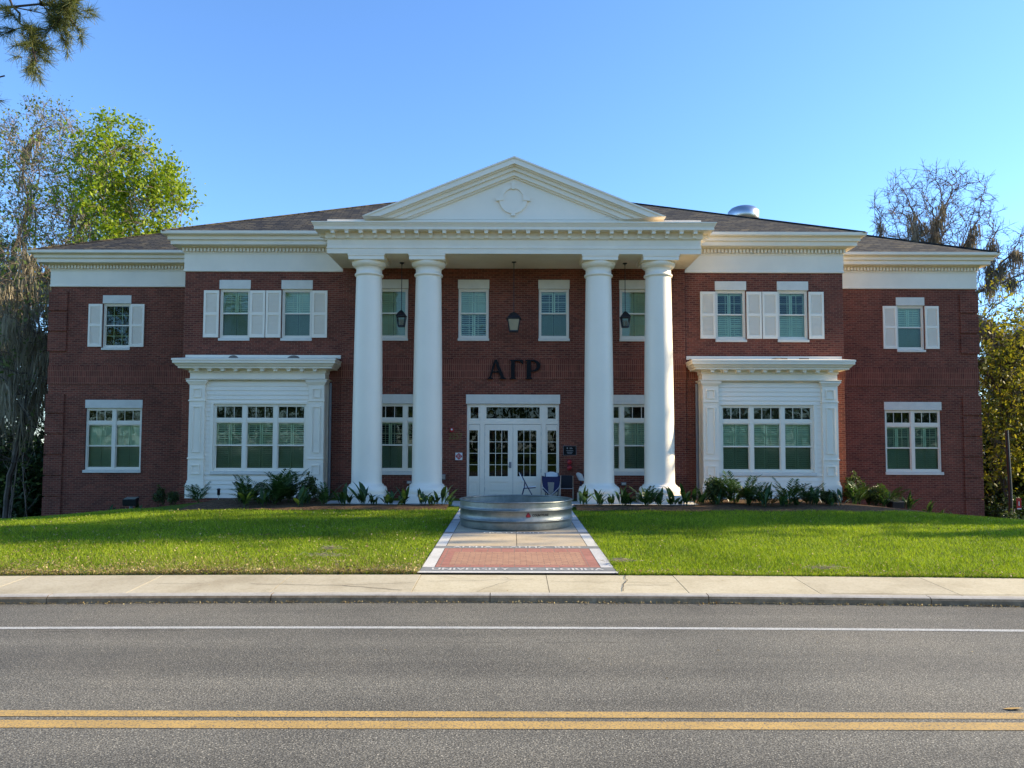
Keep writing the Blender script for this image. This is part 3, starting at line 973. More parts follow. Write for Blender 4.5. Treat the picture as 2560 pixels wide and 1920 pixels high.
# windows -----------------------------------------------------------------
def window(cx, y, w, z0, z1, units=1, transom=0.0, tilt=(0.5, 0.9), screen=True, grid=2, lintel=None, sill=None, seed=0, blinds=True, topgrid=True, side=0.0):
    """double hung window(s) set back from the wall face; frame part with panes, blind, lintel and sill below it"""
    r = random.Random(seed)
    yf = y + 0.05 + side
    x0, x1 = cx - w / 2, cx + w / 2
    fw = 0.055
    f = MB()
    f.box(x0, x0 + fw, yf, yf + 0.09, z0, z1)
    f.box(x1 - fw, x1, yf, yf + 0.09, z0, z1)
    f.box(x0 + fw, x1 - fw, yf + 0.002, yf + 0.088, z1 - fw, z1)
    f.box(x0 + fw, x1 - fw, yf + 0.002, yf + 0.088, z0, z0 + 0.07)
    mw = 0.125
    uw = (w - 2 * fw - mw * (units - 1)) / units
    panes, screens, bl = [], [], MB()
    zt = z1 - fw - transom - (0.11 if transom else 0)
    ux = []
    for u in range(units):
        a = x0 + fw + u * (uw + mw)
        b = a + uw
        ux.append((a, b))
        if u < units - 1:
            f.box(b, b + mw, yf - 0.006, yf + 0.094, z0 + 0.002, z1 - 0.002)
        if transom:
            f.box(a, b, yf + 0.004, yf + 0.086, zt, zt + 0.11)
            ta, tb = zt + 0.11, z1 - fw
            sp = 0.028
            f.box(a, a + sp, yf + 0.015, yf + 0.075, ta, tb); f.box(b - sp, b, yf + 0.015, yf + 0.075, ta, tb)
            f.box(a + sp, b - sp, yf + 0.017, yf + 0.073, ta, ta + sp); f.box(a + sp, b - sp, yf + 0.017, yf + 0.073, tb - sp, tb)
            for k in (1, 2):
                xx = a + (b - a) * k / 3
                f.box(xx - 0.009, xx + 0.009, yf + 0.035, yf + 0.06, ta + sp, tb - sp)
            panes.append((a + sp, b - sp, ta + sp, tb - sp))
        zm = z0 + 0.07 + (zt - z0 - 0.07) * 0.505
        sp = 0.032
        # upper sash
        f.box(a, a + sp, yf + 0.02, yf + 0.06, zm + 0.02, zt); f.box(b - sp, b, yf + 0.02, yf + 0.06, zm + 0.02, zt)
        f.box(a + sp, b - sp, yf + 0.022, yf + 0.058, zt - sp, zt)
        f.box(a, b, yf + 0.012, yf + 0.072, zm - 0.022, zm + 0.022)
        panes.append((a + sp, b - sp, zm + 0.022, zt - sp))
        gx_ = 3
        for k in range(1, gx_):
            xx = a + (b - a) * k / gx_
            f.box(xx - 0.008, xx + 0.008, yf + 0.062, yf + 0.074, zm + 0.022, zt - sp)
        zz = (zm + zt) / 2
        f.box(a + sp, b - sp, yf + 0.063, yf + 0.073, zz - 0.008, zz + 0.008)
        # lower sash
        f.box(a, a + sp, yf + 0.04, yf + 0.08, z0 + 0.07, zm - 0.02); f.box(b - sp, b, yf + 0.04, yf + 0.08, z0 + 0.07, zm - 0.02)
        f.box(a + sp, b - sp, yf + 0.042, yf + 0.078, z0 + 0.07, z0 + 0.07 + sp)
        screens.append((a + sp, b - sp, z0 + 0.07 + sp, zm - 0.022))
        if grid > 2 or not screen:
            for k in range(1, gx_):
                xx = a + (b - a) * k / gx_
                f.box(xx - 0.008, xx + 0.008, yf + 0.074, yf + 0.082, z0 + 0.07 + sp, zm - 0.022)
            zz = (z0 + 0.07 + zm) / 2
            f.box(a + sp, b - sp, yf + 0.075, yf + 0.081, zz - 0.008, zz + 0.008)
        # shutters inside: two stile framed panels of slats
        if blinds:
            yb = yf + 0.15
            tb_ = zt
            mid = (a + b) / 2
            for (pa, pb) in ((a + 0.0, mid - 0.008), (mid + 0.008, b)):
                st = 0.045
                bl.box(pa, pa + st, yb, yb + 0.025, z0 + 0.03, tb_); bl.box(pb - st, pb, yb, yb + 0.025, z0 + 0.03, tb_)
                for zz0, zz1 in ((tb_ - 0.09, tb_), (zm - 0.035, zm + 0.035), (z0 + 0.03, z0 + 0.12)):
                    bl.box(pa + st, pb - st, yb + 0.001, yb + 0.024, zz0, zz1)
                for (s0, s1, tl) in ((zm + 0.035, tb_ - 0.09, tilt[0]), (z0 + 0.12, zm - 0.035, tilt[1])):
                    tl = tl + r.uniform(-0.06, 0.06)
                    n = max(3, int((s1 - s0) / 0.066))
                    for i in range(n):
                        zc = s0 + (i + 0.5) * (s1 - s0) / n
                        hh = 0.037 * math.sin(tl)
                        dd = 0.037 * math.cos(tl)
                        bl.add([(pa + st, yb + 0.012 - dd, zc - hh), (pb - st, yb + 0.012 - dd, zc - hh), (pb - st, yb + 0.012 + dd, zc + hh), (pa + st, yb + 0.012 + dd, zc + hh),
                                (pa + st, yb + 0.020 - dd, zc - hh - 0.002), (pb - st, yb + 0.020 - dd, zc - hh - 0.002), (pb - st, yb + 0.020 + dd, zc + hh - 0.002), (pa + st, yb + 0.020 + dd, zc + hh - 0.002)],
                               [(0, 1, 2, 3), (7, 6, 5, 4), (0, 4, 5, 1), (3, 2, 6, 7)])
    fo = f.build('window', M['vinyl'], house)
    for i, (a, b, c, d) in enumerate(panes):
        MB().box(a, b, yf + 0.038, yf + 0.044, c, d).build('pane', M['glass'], fo)
    for (a, b, c, d) in screens:
        MB().box(a, b, yf + 0.056, yf + 0.062, c, d).build('pane', M['screen'] if screen else M['glass'], fo)
    if blinds:
        bl.build('blind', M['blind'], fo)
    if sill:
        MB().box(x0 - sill[0], x1 + sill[0], y - sill[2], y + 0.12, z0 - sill[1], z0 - 0.004).build('sill', M['stone'], fo, bevel=0.006)
    if lintel:
        MB().box(x0 - lintel[0], x1 + lintel[0], y - 0.02, y + 0.14, z1 + 0.004, z1 + 0.004 + lintel[1]).build('lintel', M['stone'], fo, bevel=0.005)
    return fo


LI, SI = (0.02, 0.30), (0.02, 0.09, 0.045)
CLOSED, OPEN, HALF = 1.25, 0.18, 0.75
for i, (cx, t) in enumerate(((-9.27, (HALF, CLOSED)), (-7.207, (1.05, CLOSED)), (7.207, (OPEN, 0.9)), (9.27, (OPEN, 0.95)))):
    window(cx, YM, 1.0, 5.71, 7.35, tilt=t, lintel=LI, sill=SI, seed=i, screen=i < 2)
for i, (cx, t) in enumerate(((-4.01, (1.2, 1.2)), (-1.33, (1.1, 0.5)), (1.33, (0.45, CLOSED)), (4.01, (1.2, 1.2)))):
    window(cx, YC, 1.0, 5.71, 7.36, tilt=t, lintel=LI, sill=SI, seed=10 + i, screen=i == 2)
window(-14.5, YW, 1.0, 5.70, 7.32, blinds=False, screen=False, lintel=LI, sill=SI, seed=20, grid=3)
window(14.5, YW, 1.0, 5.70, 7.32, tilt=(0.95, CLOSED), lintel=LI, sill=SI, seed=21)
window(-14.5, YW, 2.02, 1.26, 3.49, 2, 0.42, (1.1, 1.2), lintel=(0.03, 0.30), sill=(0.04, 0.105, 0.05), seed=22)
window(14.5, YW, 2.02, 1.26, 3.49, 2, 0.42, (0.35, 1.1), lintel=(0.03, 0.30), sill=(0.04, 0.105, 0.05), seed=23)
window(-3.56, YC, 2.02, 1.33, 3.54, 2, 0.42, (0.1, 1.2), lintel=(0.03, 0.305), sill=(0.04, 0.12, 0.05), seed=24)
window(3.56, YC, 2.02, 1.33, 3.54, 2, 0.42, (1.0, 1.0), lintel=(0.03, 0.305), sill=(0.04, 0.12, 0.05), seed=25)
window(-8.2, YB + 0.06, 3.0, 1.33, 3.50, 3, 0.42, (0.62, 1.0), sill=(0.055, 0.105, 0.06), seed=26, side=-0.02)
window(8.2, YB + 0.06, 3.0, 1.33, 3.50, 3, 0.42, (0.95, 0.95), sill=(0.055, 0.105, 0.06), seed=27, side=-0.02)

# louvred shutters ---------------------------------------------------------
sh = MB()
SW, SZ0, SZ1 = 0.50, 5.73, 7.30
sh.box(-SW / 2, -SW / 2 + 0.07, -0.045, -0.004, SZ0, SZ1)
sh.box(SW / 2 - 0.07, SW / 2, -0.045, -0.004, SZ0, SZ1)
for a, b in ((SZ0, SZ0 + 0.11), (6.475, 6.565), (SZ1 - 0.1, SZ1)):
    sh.box(-SW / 2 + 0.07, SW / 2 - 0.07, -0.043, -0.006, a, b)
for a, b in ((SZ0 + 0.11, 6.475), (6.565, SZ1 - 0.1)):
    n = 15
    for i in range(n):
        zc = a + (i + 0.5) * (b - a) / n
        sh.add([(-0.18, -0.036, zc - 0.022), (0.18, -0.036, zc - 0.022), (0.18, -0.012, zc + 0.018), (-0.18, -0.012, zc + 0.018),
                (-0.18, -0.030, zc - 0.026), (0.18, -0.030, zc - 0.026), (0.18, -0.006, zc + 0.014), (-0.18, -0.006, zc + 0.014)],
               [(0, 1, 2, 3), (7, 6, 5, 4), (0, 4, 5, 1), (3, 2, 6, 7)])
    sh.quad((-0.18, -0.005, a), (0.18, -0.005, a), (0.18, -0.005, b), (-0.18, -0.005, b))
sh0 = sh.build('shutter', M['white'], house)
first = True
for cx, y in ((-9.27, YM), (-7.207, YM), (7.207, YM), (9.27, YM), (-14.5, YW), (14.5, YW)):
    for s in (-1, 1):
        o = sh0 if first else sh0.copy()
        if not first:
            COL.objects.link(o)
            o.parent = house
        first = False
        o.location = (cx + s * 0.768, y, 0.0)

# front door -----------------------------------------------------------------
dY = YC + 0.05
df = MB()
DX0, DX1 = -1.53, 1.50
df.box(DX0, DX0 + 0.06, dY, dY + 0.12, 0.44, 3.54)
df.box(DX1 - 0.06, DX1, dY, dY + 0.12, 0.44, 3.54)
for a, b in ((-1.10, -0.945), (0.915, 1.07)):
    df.box(a, b, dY - 0.004, dY + 0.116, 0.44, 3.54)
for a, b in ((DX0 + 0.06, -1.10), (-0.945, 0.915), (1.07, DX1 - 0.06)):
    df.box(a, b, dY + 0.002, dY + 0.114, 2.875, 3.0)
    df.box(a, b, dY + 0.002, dY + 0.114, 3.49, 3.54)
    df.box(a, a + 0.055, dY + 0.02, dY + 0.09, 3.0, 3.49)
    df.box(b - 0.055, b, dY + 0.02, dY + 0.09, 3.0, 3.49)
    df.box(a + 0.055, b - 0.055, dY + 0.022, dY + 0.088, 3.0, 3.065)
    df.box(a + 0.055, b - 0.055, dY + 0.022, dY + 0.088, 3.44, 3.49)
for k in (1, 2, 3):
    xx = -0.89 + 1.75 * k / 4
    df.box(xx - 0.008, xx + 0.008, dY + 0.05, dY + 0.07, 3.065, 3.44)
dfo = df.build('door_frame', M['white'], house, bevel=0.004)
for a, b in ((DX0 + 0.115, -1.155), (-0.89, 0.86), (1.125, DX1 - 0.115)):
    MB().box(a, b, dY + 0.042, dY + 0.048, 3.065, 3.44).build('pane', M['clear'], dfo)
MB().box(-1.56, 1.53, YC - 0.02, YC + 0.14, 3.545, 3.85).build('lintel', M['stone'], dfo, bevel=0.005)


def leaf(name, x0, x1, gx0, gx1, cols, hinge=None):
    d = MB()
    z0, z1, gz0, gz1 = 0.455, 2.865, 1.17, 2.675
    y0, y1 = dY + 0.012, dY + 0.056
    d.box(x0, gx0, y0, y1, z0, z1); d.box(gx1, x1, y0, y1, z0, z1)
    d.box(gx0, gx1, y0 + 0.001, y1 - 0.001, gz1, z1); d.box(gx0, gx1, y0 + 0.001, y1 - 0.001, 0.98, gz0)
    d.box(gx0, gx1, y0 + 0.001, y1 - 0.001, z0, 0.64)
    d.box(gx0 - 0.002, gx1 + 0.002, y0 + 0.018, y1 - 0.004, 0.64, 0.98)
    d.box(gx0 + 0.07, gx1 - 0.07, y0 + 0.008, y0 + 0.02, 0.70, 0.92)
    for k in range(1, cols):
        xx = gx0 + (gx1 - gx0) * k / cols
        d.box(xx - 0.008, xx + 0.008, y0 + 0.006, y0 + 0.03, gz0, gz1)
    for k in range(1, 4):
        zz = gz0 + (gz1 - gz0) * k / 4
        d.box(gx0, gx1, y0 + 0.007, y0 + 0.029, zz - 0.008, zz + 0.008)
    o = d.build(name, M['white'], house, bevel=0.003)
    MB().box(gx0, gx1, y0 + 0.031, y0 + 0.037, gz0, gz1).build('pane', M['clear'], o)
    if hinge:
        for zz in (0.75, 1.35, 1.95, 2.55):
            MB().box(hinge - 0.012, hinge + 0.012, y0 - 0.012, y0 - 0.001, zz - 0.06, zz + 0.06).build('hinge', M['grey_box'], o)
    return o


leaf('sidelight', DX0 + 0.066, -1.106, -1.452, -1.17, 1)
leaf('sidelight', 1.076, DX1 - 0.066, 1.12, 1.41, 1)
dl = leaf('door', -0.938, -0.019, -0.79, -0.18, 3, -0.945)
leaf('door', -0.012, 0.909, 0.135, 0.755, 3, 0.915)
hd = MB()
hd.box(-0.142, -0.066, dY - 0.004, dY + 0.011, 1.44, 1.64)
hd.tube([(-0.10, dY - 0.004, 1.60), (-0.10, dY - 0.07, 1.60), (-0.10, dY - 0.075, 1.5)], 0.013, 8)
hd.tube([(-0.10, dY - 0.06, 1.5), (-0.19, dY - 0.06, 1.5)], 0.011, 8)
hd.build('handle', M['grey_box'], dl)
MB().box(DX0, DX1, dY - 0.06, dY + 0.12, 0.441, 0.453).build('threshold', M['steel'], house)

# eaves, frieze and dentils of the body and wings ------------------------------------
EAVE = [(0.012, 7.93), (0.045, 7.94), (0.045, 8.0), (0.03, 8.01), (0.03, 8.5), (0.04, 8.52), (0.06, 8.56), (0.035, 8.58), (0.035, 8.72), (0.12, 8.735), (0.12, 8.755),
        (0.35, 8.765), (0.357, 8.785), (0.357, 8.90), (0.375, 8.905), (0.43, 8.915), (0.437, 9.035), (0.47, 9.04), (0.55, 9.045), (0.585, 9.075), (0.59, 9.165), (0.57, 9.17), (0.50, 9.165)]


def dentils(mb, x0, x1, y, z0, z1, w=0.064, pitch=0.118, d=0.085):
    n = int((x1 - x0) / pitch)
    p = (x1 - x0) / n
    for i in range(n):
        a = x0 + i * p + (p - w) / 2
        mb.box(a, a + w, y - d, y, z0, z1)


cn = MB()
cn.sweep([(-XM, YR), (-XM, YM), (XM, YM), (XM, YR)], EAVE)
for sx in (-1, 1):
    a, b = sorted((sx * 5.8, sx * (XM + 0.1)))
    dentils(cn, a, b, YM - 0.036, 8.595, 8.71)
cn.build('main_cornice', M['white_dull'], house)
for sx in (-1, 1):
    wc = MB()
    pth = [(XM + 0.03, YW), (XW, YW), (XW, YR)] if sx > 0 else [(-XW, YR), (-XW, YW), (-XM - 0.03, YW)]
    wc.sweep(pth, EAVE)
    a, b = sorted((sx * (XM + 0.05), sx * (XW + 0.1)))
    dentils(wc, a, b, YW - 0.036, 8.595, 8.71)
    wc.build('wing_cornice', M['white_dull'], house)

# roof ------------------------------------------------------------------------
rf = MB()
SL, ZE = 0.463, 9.155


def hip(x0, x1, y0, y1, z):
    w, d = x1 - x0, y1 - y0
    if w >= d:
        h = d / 2
        a, b = (x0 + h, (y0 + y1) / 2, z + SL * h), (x1 - h, (y0 + y1) / 2, z + SL * h)
        c = [(x0, y0, z), (x1, y0, z), (x1, y1, z), (x0, y1, z)]
        rf.add(c + [a, b], [(0, 1, 5, 4), (1, 2, 5), (2, 3, 4, 5), (3, 0, 4)])
    else:
        h = w / 2
        a, b = ((x0 + x1) / 2, y0 + h, z + SL * h), ((x0 + x1) / 2, y1 - h, z + SL * h)
        c = [(x0, y0, z), (x1, y0, z), (x1, y1, z), (x0, y1, z)]
        rf.add(c + [a, b], [(0, 1, 4), (1, 2, 5, 4), (2, 3, 5), (3, 0, 4, 5)])


hip(-XW - 0.57, XW + 0.57, YW - 0.57, YW - 0.57 + 18.2, ZE)
hip(-XM - 0.57, XM + 0.57, YM - 0.57, YM - 0.57 + 24.0, ZE + 0.006)
# gable over the portico
GZ, GX, GS = 10.93, 4.56, 0.403
rf.add([(0, 22.86, GZ), (-GX, 22.86, GZ - GS * GX), (-GX, 25.6, GZ - GS * GX), (0, 29.2, GZ), (GX, 22.86, GZ - GS * GX), (GX, 25.6, GZ - GS * GX)],
       [(0, 1, 2, 3), (0, 3, 5, 4)])
rf.add([(-5.7, 23.3, 9.075), (5.7, 23.3, 9.075), (5.7, 25.6, 9.075), (-5.7, 25.6, 9.075)], [(0, 1, 2, 3)])
# ridge and hip caps
for p, q in (((-XM - 0.57, YM - 0.57, ZE), (0, YM - 0.57 + XM + 0.57, ZE + SL * (XM + 0.57))), ((XM + 0.57, YM - 0.57, ZE), (0, YM - 0.57 + XM + 0.57, ZE + SL * (XM + 0.57))),
             ((-XW - 0.57, YW - 0.57, ZE), (-XW + 8.53, YW + 8.53, ZE + SL * 9.1)), ((XW + 0.57, YW - 0.57, ZE), (XW - 8.53, YW + 8.53, ZE + SL * 9.1))):
    rf.obox(p, q, 0.22, 0.04)
rf.build('roof', M['shingle'], house)

# portico ----------------------------------------------------------------------
XP = 5.72
en = MB()
PP = [(0.0, 8.04), (0.0, 8.185), (0.018, 8.195), (0.018, 8.225), (0.008, 8.235), (0.008, 8.26), (0.0, 8.27), (0.0, 8.46), (0.02, 8.48), (0.05, 8.50), (0.05, 8.69),
      (0.32, 8.70), (0.33, 8.70), (0.33, 8.79), (0.345, 8.80), (0.345, 8.815), (0.36, 8.835), (0.38, 8.875), (0.38, 8.885), (0.40, 8.89), (0.40, 8.925), (0.012, 8.95), (0.012, 9.09), (-0.3, 9.095)]
en.sweep([(-XP, YM - 0.02), (-XP, YP), (XP, YP), (XP, YM - 0.02)], PP)
en.quad((-XP, YP, 8.04), (-XP, YC, 8.04), (XP, YC, 8.04), (XP, YP, 8.04))
n = 27
for i in range(n):
    xx = -5.5 + 11.0 * i / (n - 1)
    en.box(xx - 0.055, xx + 0.055, YP - 0.29, YP - 0.05, 8.60, 8.699)
    en.box(xx - 0.075, xx + 0.075, YP - 0.31, YP - 0.05, 8.675, 8.698)
    en.box(xx - 0.05, xx + 0.05, YP - 0.13, YP - 0.05, 8.50, 8.602)
for i in range(4):
    yy = YP + 0.25 + i * 0.41
    for sx in (-1, 1):
        a, b = sorted((sx * (XP + 0.05), sx * (XP + 0.29)))
        en.box(a, b, yy - 0.055, yy + 0.055, 8.60, 8.699)
        a, b = sorted((sx * (XP + 0.05), sx * (XP + 0.13)))
        en.box(a, b, yy - 0.05, yy + 0.05, 8.50, 8.602)
en.build('entablature', M['white_dull'], house)

pd = MB()
ZB0 = 9.092


def rake(t0, t1, yf, yb):
    """a raking band t0..t1 below the apex line"""
    za, zb = GZ + 0.012 - t0, GZ + 0.012 - t1
    xa, xb = (za - ZB0) / GS, (zb - ZB0) / GS
    pd.prism([(-xa, ZB0), (-xb, ZB0), (0, zb), (0, za)], yf, yb)
    pd.prism([(xa, ZB0), (0, za), (0, zb), (xb, ZB0)], yf, yb)


rake(0.0, 0.05, 22.855, 23.6)
rake(0.05, 0.215, 22.89, 23.6)
rake(0.215, 0.25, 22.97, 23.6)
rake(0.25, 0.36, 23.05, 23.6)
rake(0.36, 0.50, 23.13, 23.6)
rake(0.50, 0.55, 23.20, 23.6)
zt_ = GZ + 0.012 - 0.54
pd.prism([(-(zt_ - ZB0) / GS, ZB0 + 0.012), ((zt_ - ZB0) / GS, ZB0 + 0.012), (0, zt_)], 23.27, 23.5)
pdo = pd.build('pediment', M['white'], house)
md = MB()
MC = (-0.03, 9.73)


def ell(rx, rz, n=64):
    return [(MC[0] + rx * math.cos(2 * math.pi * k / n), MC[1] + rz * math.sin(2 * math.pi * k / n)) for k in range(n)]


o_, i_ = ell(0.43, 0.45), ell(0.315, 0.335)
n = 64
vs = [(x, 23.205, z) for x, z in o_] + [(x, 23.205, z) for x, z in i_] + [(x, 23.272, z) for x, z in o_] + [(x, 23.272, z) for x, z in i_]
md.add(vs, [(k, (k + 1) % n, n + (k + 1) % n, n + k) for k in range(n)] + [(k, 2 * n + k, 2 * n + (k + 1) % n, (k + 1) % n) for k in range(n)] +
       [(n + k, n + (k + 1) % n, 3 * n + (k + 1) % n, 3 * n + k) for k in range(n)])
md.prism(ell(0.316, 0.336), 23.245, 23.272)
for ang in (0, 90, 180, 270):
    c, s = math.cos(math.radians(ang)), math.sin(math.radians(ang))
    pl = []
    for rr, hw in ((0.30, 0.042), (0.52, 0.066)):
        pl.append((rr, hw))
    q = [(pl[0][0], -pl[0][1]), (pl[1][0], -pl[1][1]), (pl[1][0], pl[1][1]), (pl[0][0], pl[0][1])]
    md.prism([(MC[0] + x * c - y * s, MC[1] + x * s + y * c) for x, y in q], 23.18, 23.271)
md.build('medallion', M['white'], pdo)

# columns -----------------------------------------------------------------------
cb = MB()
prof = []
prof += [(0.60, 0.70), (0.625, 0.74), (0.635, 0.80), (0.625, 0.86), (0.595, 0.915), (0.545, 0.935), (0.53, 0.94), (0.53, 0.975), (0.50, 0.98), (0.478, 1.0), (0.466, 1.05)]
for i in range(13):
    t = i / 12
    prof.append((0.463 - 0.066 * (t ** 1.7), 1.1 + t * 6.30))
prof += [(0.398, 7.43), (0.432, 7.44), (0.445, 7.46), (0.445, 7.49), (0.432, 7.51), (0.398, 7.52), (0.398, 7.66), (0.41, 7.67), (0.41, 7.695), (0.43, 7.70), (0.47, 7.72), (0.51, 7.76), (0.53, 7.81), (0.53, 7.85), (0.52, 7.868)]
for i, xx in enumerate((-4.53, -2.67, 2.645, 4.51)):
    sbm = MB()
    sbm.lathe(prof, (0, 0, 0), 56)
    so = sbm.build('column', M['white'], house)
    so.location = (xx, YK, 0)
    pb = MB(); pb.box(-0.63, 0.63, -0.63, 0.63, 0.44, 0.70)
    pb.build('plinth', M['white'], so, bevel=0.012)
    ab = MB(); ab.box(-0.545, 0.545, -0.545, 0.545, 7.868, 7.985); ab.box(-0.565, 0.565, -0.565, 0.565, 7.985, 8.039)
    ab.build('abacus', M['white'], so)

# bays ---------------------------------------------------------------------------
BP = [(0.02, 4.26), (0.10, 4.28), (0.11, 4.30), (0.02, 4.32), (0.0, 4.325), (0.0, 4.50), (0.03, 4.51), (0.03, 4.61), (0.10, 4.625), (0.27, 4.63), (0.28, 4.64), (0.28, 4.675), (0.30, 4.69), (0.32, 4.70), (0.36, 4.76), (0.37, 4.765), (0.40, 4.78), (0.41, 4.79), (0.41, 4.86), (0.43, 4.87), (0.43, 4.925), (0.38, 4.94)]
for sx in (-1, 1):
    xa, xb = sorted((sx * 6.1, sx * 10.47))
    bb = MB()
    yf = YB + 0.06
    wx0, wx1 = sx * 8.2 - 1.5, sx * 8.2 + 1.5
    bx0, bx1 = xa + 0.02, xb - 0.02
    # lap siding around the window
    z = 0.47
    lap = 0.145
    while z < 4.27:
        z2 = min(z + lap, 4.28)
        if z2 > 1.22 and z < 3.5:
            if z < 1.22: z2 = 1.22
            spans = [(bx0, wx0), (wx1, bx1)]
            if z < 1.22: spans = [(bx0, bx1)]
        else:
            spans = [(bx0, bx1)]
        if z < 1.22 and z2 > 1.22: z2 = 1.22
        if 1.22 <= z < 3.50 and z2 > 3.50: z2 = 3.50
        for a, b in spans:
            if abs(z2 - z) > 0.01:
                bb.add([(a, yf - 0.022, z), (b, yf - 0.022, z), (b, yf + 0.001, z2), (a, yf + 0.001, z2), (a, yf + 0.002, z), (b, yf + 0.002, z)], [(0, 1, 2, 3), (0, 4, 5, 1)])
        z = z2
    # flat casing around the window and side walls
    for a, b in ((wx0 - 0.09, wx0), (wx1, wx1 + 0.09)):
        bb.box(a, b, yf - 0.025, yf + 0.1, 1.22, 3.50)
    bb.box(wx0 - 0.09, wx1 + 0.09, yf - 0.03, yf + 0.1, 3.503, 3.56)
    for ex in (xa, xb):
        s2 = -1 if ex == xa else 1
        a, b = sorted((ex, ex - s2 * 0.04))
        bb.box(a, b, yf, YM - 0.004, 0.47, 4.27)
    for ex, s2 in ((xa, -1), (xb, 1)):
        a, b = sorted((ex + s2 * 0.002, ex + s2 * 0.02))
        bb.box(a, b, YM - 0.14, YM - 0.006, 0.47, 4.27)
    bo = bb.build('bay', M['white'], house)
    # pilasters at both front corners
    for px in (xa + 0.26, xb - 0.26):
        p = MB()
        y0 = YB - 0.03
        y1 = YB + 0.35
        hw = 0.25
        p.box(px - hw, px + hw, y0, y1, 1.03, 4.14)
        p.box(px - hw - 0.02, px + hw + 0.02, y0 - 0.02, y1 - 0.01, 0.95, 1.03)
        p.box(px - hw - 0.055, px + hw + 0.055, y0 - 0.055, y1 - 0.002, 0.47, 0.90)
        p.box(px - hw - 0.04, px + hw + 0.04, y0 - 0.04, y1 - 0.005, 0.90, 0.95)
        for z0, z1, e in ((3.585, 3.61, 0.025), (3.61, 3.63, 0.015), (1.725, 1.75, 0.025), (1.75, 1.77, 0.015), (4.13, 4.17, 0.03), (4.17, 4.21, 0.055), (4.21, 4.262, 0.085)):
            p.box(px - hw - e, px + hw + e, y0 - e, y1 - 0.02, z0, z1)
        for z0, z1 in ((3.70, 4.0), (1.93, 3.42), (1.23, 1.54)):
            a, b = px - 0.135, px + 0.135
            for (q0, q1, r0, r1) in ((a, b, z0, z0 + 0.03), (a, b, z1 - 0.03, z1), (a, a + 0.03, z0 + 0.03, z1 - 0.03), (b - 0.03, b, z0 + 0.03, z1 - 0.03)):
                p.box(q0, q1, y0 - 0.03, y0 + 0.01, r0, r1)
        p.build('pilaster', M['white'], bo)
    c = MB()
    c.sweep([(xa, YM - 0.01), (xa, YB), (xb, YB), (xb, YM - 0.01)], BP)
    for i in range(10):
        xx = xa + 0.28 + (xb - xa - 0.56) * i / 9
        c.box(xx - 0.055, xx + 0.055, YB - 0.22, YB - 0.03, 4.545, 4.628)
        c.box(xx - 0.085, xx + 0.085, YB - 0.25, YB - 0.03, 4.605, 4.629)
    c.build('bay_cornice', M['white_dull'], bo)
    # sloping metal top with its flashing on the wall
    t = MB()
    e0, e1 = xa - 0.40, xb + 0.40
    t.add([(e0, YB - 0.40, 4.935), (e1, YB - 0.40, 4.935), (min(e1 - 0.12, XM + 0.0), YM - 0.03, 5.06), (max(e0 + 0.12, -XM), YM - 0.03, 5.06)], [(0, 1, 2, 3)])
    f0, f1 = (max(xa - 0.38, -XM - 0.01), -XC - 0.04) if sx < 0 else (XC + 0.04, min(xb + 0.38, XM + 0.01))
    t.box(f0, f1, YM - 0.045, YM - 0.023, 5.02, 5.145)
    t.build('bay_roof', M['white'], bo)
    # window head glazing bars need a dark room behind
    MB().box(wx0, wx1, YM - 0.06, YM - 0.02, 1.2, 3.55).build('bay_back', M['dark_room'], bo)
    # downpipe in the corner beside the portico
    d = MB()
    dx = sx * 6.02
    d.tube([(dx, YM - 0.12, 0.5), (dx, YM - 0.12, 4.22)], 0.045, 10)
    d.build('downpipe', M['grey_box'], bo)


# ------------------------------------------------------------------ trees
def grow(seed, trunk, crowns, step=0.55, infl=3.2, kill=0.9, iters=90, droop=0.0, jit=0.25):
    """branches that grow towards points scattered through the crown volumes: positions and parents of the joints"""
    r = np.random.default_rng(seed)
    A = []
    for c, rad, n in crowns:
        p = r.normal(size=(n, 3))
        p /= np.linalg.norm(p, axis=1, keepdims=True)
        p *= (r.random((n, 1)) ** 0.42)
        A.append(np.array(c) + p * np.array(rad))
    A = np.concatenate(A)
    P, par = [], []
    for a, b in zip(trunk, trunk[1:]):
        a, b = np.array(a, float), np.array(b, float)
        k = max(1, int(np.linalg.norm(b - a) / step))
        for i in range(k):
            P.append(a + (b - a) * i / k + r.normal(size=3) * 0.03)
            par.append(len(P) - 2)
    P.append(np.array(trunk[-1], float)); par.append(len(P) - 2)
    P = [np.asarray(p) for p in P]
    near = np.zeros(len(A), int)
    dist = np.full(len(A), 1e9)
    alive = np.ones(len(A), bool)
    done = 0
    for it in range(iters):
        new = np.array(P[done:])
        if len(new) == 0: break
        d = np.linalg.norm(A[:, None, :] - new[None], axis=2)
        j = d.argmin(1)
        dm = d[np.arange(len(A)), j]
        better = dm < dist
        near[better] = j[better] + done
        dist[better] = dm[better]
        done = len(P)
        alive &= dist > kill
        if not alive.any(): break
        lim = infl if it > 6 else infl * 3
        use = alive & (dist < lim)
        if not use.any():
            use = alive & (dist < dist[alive].min() + 1.0)
        for nidx in np.unique(near[use]):
            sel = use & (near == nidx)
            v = A[sel] - P[nidx]
            v /= np.linalg.norm(v, axis=1, keepdims=True)
            v = v.sum(0)
            nv = np.linalg.norm(v)
            if nv < 1e-6: continue
            v = v / nv + r.normal(size=3) * jit + np.array([0, 0, -droop])
            v /= np.linalg.norm(v)
            P.append(P[nidx] + v * step)
            par.append(int(nidx))
    P = np.array(P)
    par = np.array(par)
    return P, par, r


